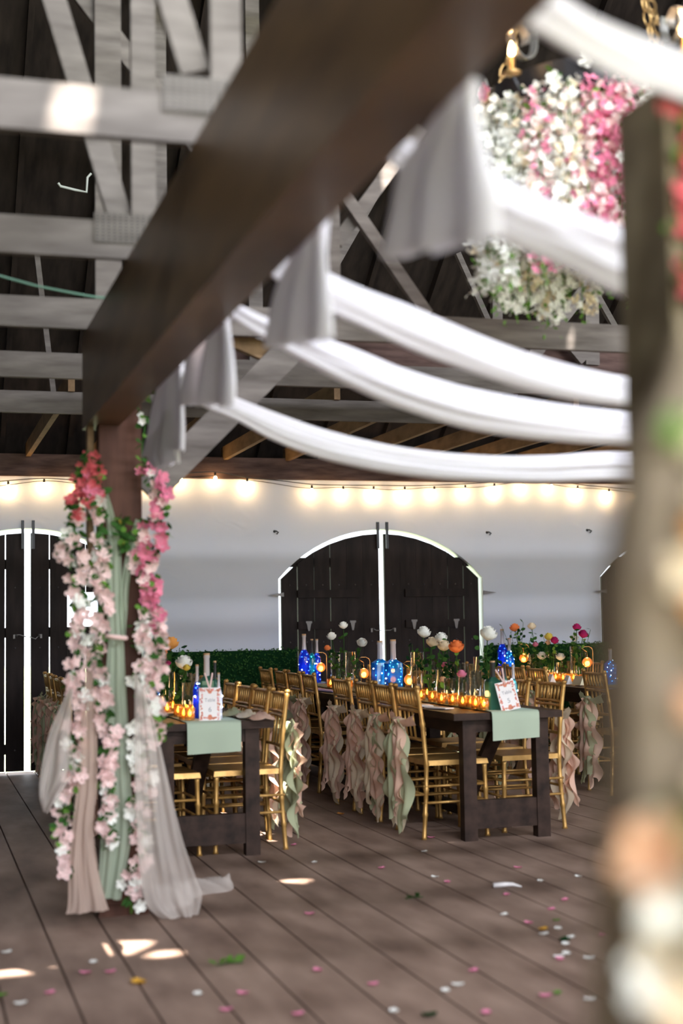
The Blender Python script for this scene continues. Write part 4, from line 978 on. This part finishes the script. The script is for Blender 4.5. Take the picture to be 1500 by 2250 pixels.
tulle('tulle_drape', [(228, 1092), (236, 1180), (232, 1290), (238, 1395), (238, 1405), (232, 1500), (228, 1600), (224, 1700), (222, 1850), (215, 1972)], [(238, 1085), (262, 1180), (268, 1290), (272, 1395), (272, 1405), (276, 1500), (282, 1600), (286, 1700), (292, 1810), (266, 1978)],
      PF - .01, 'tulle_sage', 'sage green tulle drape down the middle of the post')
tulle('tulle_drape', [(298, 1140), (280, 1200), (266, 1280), (262, 1350), (268, 1400)], [(308, 1145), (296, 1210), (284, 1280), (280, 1350), (276, 1400)], PF + .0, 'tulle_sage', 'short sage tulle strand joining from the right fork', .012, 3)
tulle('tulle_drape', [(190, 1430), (184, 1520), (176, 1620), (170, 1720), (160, 1810), (152, 1900), (150, 1985), (145, 2010)], [(202, 1430), (208, 1520), (212, 1620), (214, 1720), (206, 1810), (214, 1900), (232, 1975), (240, 2000)],
      PF - .05, 'tulle_blush', 'blush tulle drape falling left of the green one to the deck')
tulle('tulle_drape', [(152, 1512), (128, 1560), (105, 1620), (88, 1700), (86, 1745), (94, 1783)], [(162, 1512), (158, 1570), (156, 1630), (165, 1690), (140, 1735), (104, 1786)], PF - .08, 'tulle_ivory', 'ivory tulle loop swinging out to the left of the post', .022, 3)
tulle('tulle_drape', [(296, 1470), (296, 1600), (296, 1720), (300, 1830), (306, 1910), (322, 1990), (372, 2028)], [(326, 1540), (352, 1640), (377, 1750), (402, 1850), (430, 1930), (443, 1965), (436, 2010)], PF - .10, 'tulle_ivory', 'ivory tulle drape fanning out right of the post')
# pooled tulle on the deck
P = []; c0 = onZ(345, 1985, 0); c1 = onZ(500, 1944, 0)
for i in range(31):
    t = i / 30; c = c0.lerp(c1, t); wd = lerp(.55, .2, t ** .8); rowp = []
    for j in range(15):
        s_ = (j - 7) / 7
        rowp.append((c.x + .03 * math.sin(t * 9), c.y + s_ * wd * .5 + .03 * math.sin(t * 13), .006 + max(0, (1 - s_ * s_)) * (.05 + .03 * math.sin(i * 1.1 + j * .9)) * (1 - t * .35)))
    P.append(rowp)
tag(MB().grid(P).build('tulle_train', 'tulle_ivory', None, True), 'pooled ivory tulle lying on the deck right of the post', 'tulle drape')
a, b_ = at(236, 1398, PF - .05), at(276, 1402, PF - .05)
tag(MB().tube([a + Vector((0, .06, 0)), a, a.lerp(b_, .5) + Vector((0, -.02, .0)), b_, b_ + Vector((0, .06, 0))], .011, 8).build('tie_ribbon', 'ribbon_blush', None, True), 'beige ribbon tied round the green tulle at waist height', 'ribbon')

# ================================================================== CHANDELIER
CH = at(1335, 272, 5.35); CHR = .53
e = empty('flower_chandelier', CH, label='black iron ring chandelier hung with cascading white and pink flowers', cat='chandelier')
rg = MB(); prof = [(CHR - .012, -.03), (CHR + .012, -.03), (CHR + .012, .10), (CHR - .012, .10), (CHR - .012, -.03)]; rg.lathe(prof, (0, 0, 0), 64); rg.build('iron_ring', 'iron', e)
for q in range(6):
    a = 2 * math.pi * q / 6 + .5; d = Vector((math.cos(a), math.sin(a), 0))
    sc_ = []
    for i in range(26):
        t = i / 25; th = t * 7.5; rad = .095 * (1 - t * .72); sc_.append(d * (CHR + .05 + rad * math.cos(th + 2.6) + .02) + Vector((0, 0, .20 + rad * math.sin(th + 2.6))))
    sm = MB()
    for i in range(25): sm.beam(sc_[i], sc_[i + 1] + (sc_[i + 1] - sc_[i]) * .15, .035, .006, d)
    s_o = sm.build('scroll_arm', 'scroll_iron', e)
    cb = d * (CHR + .13) + Vector((0, 0, .06))
    MB().tube([d * CHR, d * (CHR + .07) + Vector((0, 0, -.03)), cb + Vector((0, 0, -.02))], .009, 6).build('candle_arm', 'iron', e, True)
    MB().lathe([(.0001, -.03), (.035, -.02), (.038, -.012), (.013, -.01), (.013, .05), (.0001, .05)], cb, 10).build('candle_cup', 'brass', e, True)
    MB().lathe([(.0001, .05), (.014, .065), (.012, .085), (.0001, .12)], cb, 8).build('candle_bulb', 'candle_bulb', e, True)
    light('candle_bulb_glow', 'POINT', cb + Vector((0, 0, .15)), 3.0, (1.0, .62, .3), .02, parent=e)
    if q % 2 == 0:
        pA = d * CHR + Vector((0, 0, .03)); pB = Vector((0, 0, 1.5)); cm = MB(); nl = 26
        for i in range(nl):
            c = pA.lerp(pB, (i + .5) / nl); dd = (pB - pA).normalized(); sd = dd.cross(Vector((0, 0, 1))).normalized() if i % 2 else dd.cross(dd.cross(Vector((0, 0, 1)))).normalized()
            cm.tube([c + dd * .034 * math.cos(x) + sd * .017 * math.sin(x) for x in [k_ * math.pi / 4 for k_ in range(8)]], .0045, 5, False, True)
        cm.build('chain', 'brass', e, True)
MB().tube([(0, 0, 1.5), (0, 0, 2.0), (0, 0, 3.5)], .012, 6).build('hanging_rod', 'brass', e)
def small_bl(m_, c, r, rr):
    d = rv(rr); u_ = d.cross(Vector((.3, .5, .8))).normalized(); v_ = d.cross(u_)
    for q in range(4):
        a = q * 1.571 + rr.uniform(-.3, .3); p = c + (u_ * math.cos(a) + v_ * math.sin(a)) * r; s1 = (u_ * -math.sin(a) + v_ * math.cos(a)) * r * .5
        m_.add([c, c.lerp(p, .6) + s1, p + d * r * .3, c.lerp(p, .6) - s1], [(0, 1, 2, 3)])
rr = random.Random(99); ns = 96
for q in range(ns):
    a = 2 * math.pi * q / ns + rr.uniform(-.03, .03); rad = CHR * rr.uniform(.93, 1.08); ln = rr.uniform(.52, .76)
    ang = math.degrees(a) % 360
    m_ = MB(); sway = rr.uniform(-.03, .03)
    top = Vector((rad * math.cos(a), rad * math.sin(a), -.0))
    # colour by where on the ring the strand hangs: pink bands among white and cream ones
    band = math.sin(a * 3 + 1.25) + rr.uniform(-.5, .5)
    mats = ['pet_hot', 'pet_pale', 'leaf_light'] if (abs(a - 4.20) < .17 + band * .04 or abs(a - 3.72) < .05) else (['pet_cream', 'pet_white', 'leaf_light'] if q % 5 == 0 else ['pet_white', 'pet_white', 'leaf_light'])
    nb = int(ln * 210)
    stem = [top, top + Vector((sway * .5, 0, -ln * .5)), top + Vector((sway, 0, -ln))]; m_.mi = 2; m_.tube(stem, .003, 4)
    for i in range(nb):
        t = i / nb; wd = .036 * (1 - .45 * t) + .008
        c = top + Vector((sway * t + rr.gauss(0, wd), rr.gauss(0, wd), -ln * t)); m_.mi = 0 if rr.random() < .6 else 1; small_bl(m_, c, rr.uniform(.016, .027), rr)
    m_.mi = 2
    for i in range(7): m_.add(leaf_pts(top + Vector((sway + rr.gauss(0, .02), rr.gauss(0, .02), -ln + rr.uniform(-.06, .06))), rv(rr) + Vector((0, 0, -1)), rv(rr), .03, .014), LF)
    m_.build('flower_strand', mats, e)['kind'] = 'stuff'
gm = MB()
for q in range(330):
    a = rr.uniform(0, 6.283); c = Vector((CHR * math.cos(a), CHR * math.sin(a), .0)) + rv(rr) * rr.uniform(0, .085) + Vector((0, 0, -.02)); gm.mi = 0 if rr.random() < .6 else 1
    gm.add(leaf_pts(c, rv(rr), rv(rr), rr.uniform(.03, .06), .03), LF)
gm.build('ring_greenery', ['leaf', 'leaf_light'], e, True)
rb_ = random.Random(5)
for q in range(34):
    a = 2 * math.pi * q / 34; c = Vector(((CHR + .03) * math.cos(a), (CHR + .03) * math.sin(a), .05)) + rv(rb_) * .04
    d = Vector((math.cos(a), math.sin(a), .4)) + rv(rb_) * .4
    if min(abs((a - .5) % 1.0472), abs(1.0472 - (a - .5) % 1.0472)) < .14: continue
    inst('ring_blossom', BM[rb_.choice(['pet_hot', 'pet_pale', 'pet_white', 'pet_yellow', 'pet_hot'])], e, facing(d, rb_.uniform(.9, 1.5), c, rb_))

# ================================================================== NEAR POST AT THE RIGHT EDGE
NP = Vector((1.335, 2.24, 0))
e = empty('timber_post', NP, label='blurred mossy-brown timber post at the right edge', cat='post')
MB().box(-.088, -.088, 0, .088, .088, 2.27).build('post_shaft', 'mossy_wood', e)
MB().box(-.098, -.098, 0, .098, .098, .06).build('post_foot', 'mossy_wood', e)
def npgar(C, a0, turns, zt, zb, colf, nb, lab, seed, radf, nl=150, grp=None, sc=(.8, 1.3)):
    pts = []
    for i in range(14):
        t = i / 13; z = lerp(zt, zb, t); q = radf(z); a = a0 + turns * t; pts.append(C + Vector((q * math.cos(a), q * math.sin(a), z)))
    rr = random.Random(seed); O = C.copy()
    e = empty('flower_garland', O, label=lab, cat='flower garland', group=grp)
    cur = [path_at(pts, i / 60) - O for i in range(61)]; MB().tube(cur, .005, 5).build('vine', 'leaf', e); lf = MB()
    for i in range(nl):
        p0 = cur[rr.randrange(61)] + rv(rr) * .02; lf.mi = 0 if rr.random() < .5 else 1; lf.add(leaf_pts(p0, rv(rr), rv(rr), rr.uniform(.03, .055), .03), LF)
    lf.build('leaves', ['leaf_light', 'leaf'], e, True)
    for i in range(nb):
        t = (i + rr.random()) / nb; p0 = path_at(pts, min(1, t)) - O; out_ = Vector((p0.x, p0.y, 0)).normalized(); p0 = p0 + rv(rr) * .015 + out_ * .008
        inst('blossom', BM[colf(t, rr)], e, facing(out_ + rv(rr) * .5, rr.uniform(*sc), p0, rr))
npgar(NP, math.radians(243), .1, 2.24, 1.75, lambda t, rr: 'pet_coral', 9, 'sparse leafy garland with coral blooms on the mossy post', 31, lambda z: .10, 60)
FC = Vector((0.642, 1.06, 0))
e = empty('floral_column', FC, label='narrow floral column wrapped in beige tulle, closest to the camera, lower right edge', cat='floral column')
MB().lathe([(.0001, 0), (.10, 0), (.10, .02), (.02, .03), (.02, 1.5), (.0001, 1.5)], (0, 0, 0), 16).build('pole', 'joist_wood', e)
P = []; n = 70
def fcr(z):
    K = [(1.60, .01), (1.53, .035), (1.49, .062), (1.36, .084), (1.21, .089), (1.09, .098), (1.0, .105), (.6, .13), (0, .17)]
    for (za, ra), (zb, rb) in zip(K, K[1:]):
        if z >= zb: return lerp(rb, ra, min(1, (z - zb) / (za - zb)))
    return .17
for i in range(n + 1):
    z = 1.56 * (1 - i / n) + .035; base = fcr(z); rowp = []
    for j in range(49):
        a = 2 * math.pi * j / 48; q = base * (1 + .07 * math.sin(a * 7 + z * 2) + .03 * math.sin(a * 17 + z * 5)); rowp.append((q * math.cos(a), q * math.sin(a), z))
    P.append(rowp)
MB().grid(P).build('tulle_wrap', 'tulle_beige', e, True)
npgar(FC, math.radians(258), .25, 1.27, .70, lambda t, rr: rr.choice(['pet_apricot', 'pet_peach', 'pet_coral', 'pet_cream']), 22, 'peach and coral garland on the near floral column', 32, lambda z: fcr(z) + .005, 30, None, (.7, 1.1))
npgar(FC, math.radians(236), .2, 1.50, .95, lambda t, rr: rr.choice(['pet_peach', 'pet_cream', 'pet_apricot', 'pet_cream']) if t < .6 else rr.choice(['pet_coral', 'pet_apricot']), 13, 'upper peach garland down the face of the near floral column', 34, lambda z: fcr(z) + .005, 34, None, (.6, .9))
npgar(FC, math.radians(215), .3, 1.20, .70, lambda t, rr: rr.choice(['pet_cream', 'pet_cream', 'pet_white', 'pet_apricot', 'pet_peach']), 22, 'cream and white garland on the left of the near floral column', 33, lambda z: fcr(z) + .005, 30, None, (.7, 1.1))

# ================================================================== PETALS AND LEAVES ON THE DECK
def petal(px, py, colr, lab, r=.018, grp=None, nm='fallen_petal', cat='petal'):
    p = onZ(px, py, 0); rr = random.Random(px * 3 + py); P = []
    for i in range(5):
        t = i / 4; wd = math.sin(math.pi * (.12 + .76 * t)) * r * .8; P.append([((t - .5) * 2 * r, s_ * wd, .0025 + .22 * r * (abs(s_) + (2 * t - 1) ** 2)) for s_ in (-1, 0, 1)])
    o = MB().grid(P).build(nm, colr, None, True, (p.x, p.y, .0)); o.rotation_euler.z = rr.uniform(0, 6.28); tag(o, lab, cat, grp); return o
pk = [(187, 2140, 'left'), (243, 2138, 'left'), (533, 2185, 'centre'), (497, 2222, 'centre'), (110, 2184, 'left'), (645, 1858, 'table'), (680, 2010, 'centre'), (838, 1909, 'middle'), (983, 1940, 'middle'), (698, 2134, 'centre'), (655, 2231, 'centre'), (1112, 1968, 'right'), (1137, 1908, 'right'),
      (1211, 2000, 'right'), (1161, 2030, 'right'), (1240, 1979, 'right'), (1040, 2135, 'right'), (1230, 2110, 'right'), (1068, 2228, 'bottom'), (1198, 2191, 'bottom'), (947, 1842, 'table'), (1321, 2057, 'right'), (820, 2165, 'bottom')]
wh = [(205, 2117, 'left'), (435, 2187, 'centre'), (690, 1897, 'centre'), (955, 1929, 'middle'), (866, 2225, 'bottom'), (1006, 2167, 'bottom'), (979, 2180, 'bottom'), (1107, 2012, 'right'), (1187, 1938, 'right'), (1270, 1928, 'right'), (1195, 2055, 'right'), (1226, 2043, 'right'), (1253, 2062, 'right'), (1242, 2077, 'right'), (1245, 2098, 'right'),
      (1228, 2105, 'right'), (1293, 2108, 'right'), (1294, 2199, 'bottom'), (15, 2095, 'left'), (45, 2208, 'left'), (575, 1897, 'centre'), (932, 1873, 'table')]
reg = {'left': 'at the lower left of the deck', 'centre': 'on the deck below the left table', 'table': 'on the deck near the table legs', 'middle': 'on the deck before the middle table', 'right': 'on the right of the deck', 'bottom': 'along the bottom of the deck'}
for L_, c_, n_ in ((pk, 'pet_hot', 'pink'), (wh, 'pet_white', 'white')):
    cnt = {}
    for x, y, g_ in sorted(L_):
        k_ = cnt.get(g_, 0); cnt[g_] = k_ + 1
        petal(x, y, c_, '%s petal, %s from the left, %s' % (n_, NTH[k_], reg[g_]), .022, n_ + ' petals ' + reg[g_])
petal(305, 2162, 'leaf_yellow', 'yellow fallen leaf in the lower left of the deck', .035, None, 'fallen_leaf', 'leaf')
petal(748, 1790, 'pet_apricot', 'orange petal beside the chairs of the middle table', .03)
petal(1193, 2044, 'leaf_yellow', 'small dry yellow leaf among the right petals', .025, None, 'fallen_leaf', 'leaf')
petal(944, 2234, 'leaf_dark', 'dark green fallen leaf at the bottom edge', .028, None, 'fallen_leaf', 'leaf')
petal(1222, 2024, 'leaf_light', 'tiny green leaf above the right petals', .016, None, 'fallen_leaf', 'leaf')
petal(1224, 2185, 'leaf_light', 'tiny green leaf beside a pink petal at lower right', .020, None, 'fallen_leaf', 'leaf')
petal(1240, 2068, 'leaf_dark', 'dark leaf between white petals at right', .03, None, 'fallen_leaf', 'leaf')
petal(1, 2190, 'leaf_light', 'green leaf at the left edge of the deck', .025, None, 'fallen_leaf', 'leaf')
def sprig(px, py, n, sz, mt, lab):
    p = onZ(px, py, 0); e = empty('fallen_sprig', (p.x, p.y, 0), label=lab, cat='leaf sprig'); rr = random.Random(px)
    MB().tube([(-sz, 0, .006), (0, .005, .01), (sz, 0, .008)], .002, 4).build('stem', 'leaf', e); lf = MB()
    for i in range(n): lf.add(leaf_pts(Vector((lerp(-sz, sz * .7, i / (n - 1)), 0, .01)), Vector((rr.uniform(-1, 1), rr.uniform(-1, 1), rr.uniform(.2, .9))), Vector((0, 0, 1)), sz * .7, sz * .5), LF)
    lf.build('leaves', mt, e, True)
sprig(505, 2122, 9, .055, 'leaf_light', 'bright green sprig lying on the deck, bottom centre'); sprig(910, 1976, 8, .045, 'leaf', 'green sprig on the deck in front of the middle table')
p = onZ(1108, 1949, 0); q = MB().tube([(p.x - .06, p.y, .012), (p.x, p.y - .005, .014), (p.x + .04, p.y - .01, .012), (p.x + .07, p.y - .05, .006)], [.012, .012, .009, .003], 8).build('paper_straw', 'card', None, True)
tag(q, 'cream curled paper scrap on the deck in front of the middle table', 'paper scrap')

# fittings belong to the part that carries them
CARRY = {'bulb': 'socket', 'cork': 'neck', 'flame': 'wax', 'candle_bulb': 'candle_cup', 'lettering': 'card', 'floral_border': 'card', 'ribbon_knot': 'ribbon_loop', 'rim': 'glass_body', 'light_wire': 'fairy_lights', 'knot': 'tied_band'}
for o in list(bpy.data.objects):
    if o.parent is None or o.type != 'MESH': continue
    b_ = o.name.split('.')[0]
    if b_ in CARRY:
        sib = [c for c in o.parent.children if c.name.split('.')[0] == CARRY[b_]]
        if not sib: continue
        if len(sib) > 1: sib = [min(sib, key=lambda c: (Vector(c.bound_box[0]) - Vector(o.bound_box[0])).length)]
        o.parent = sib[0]
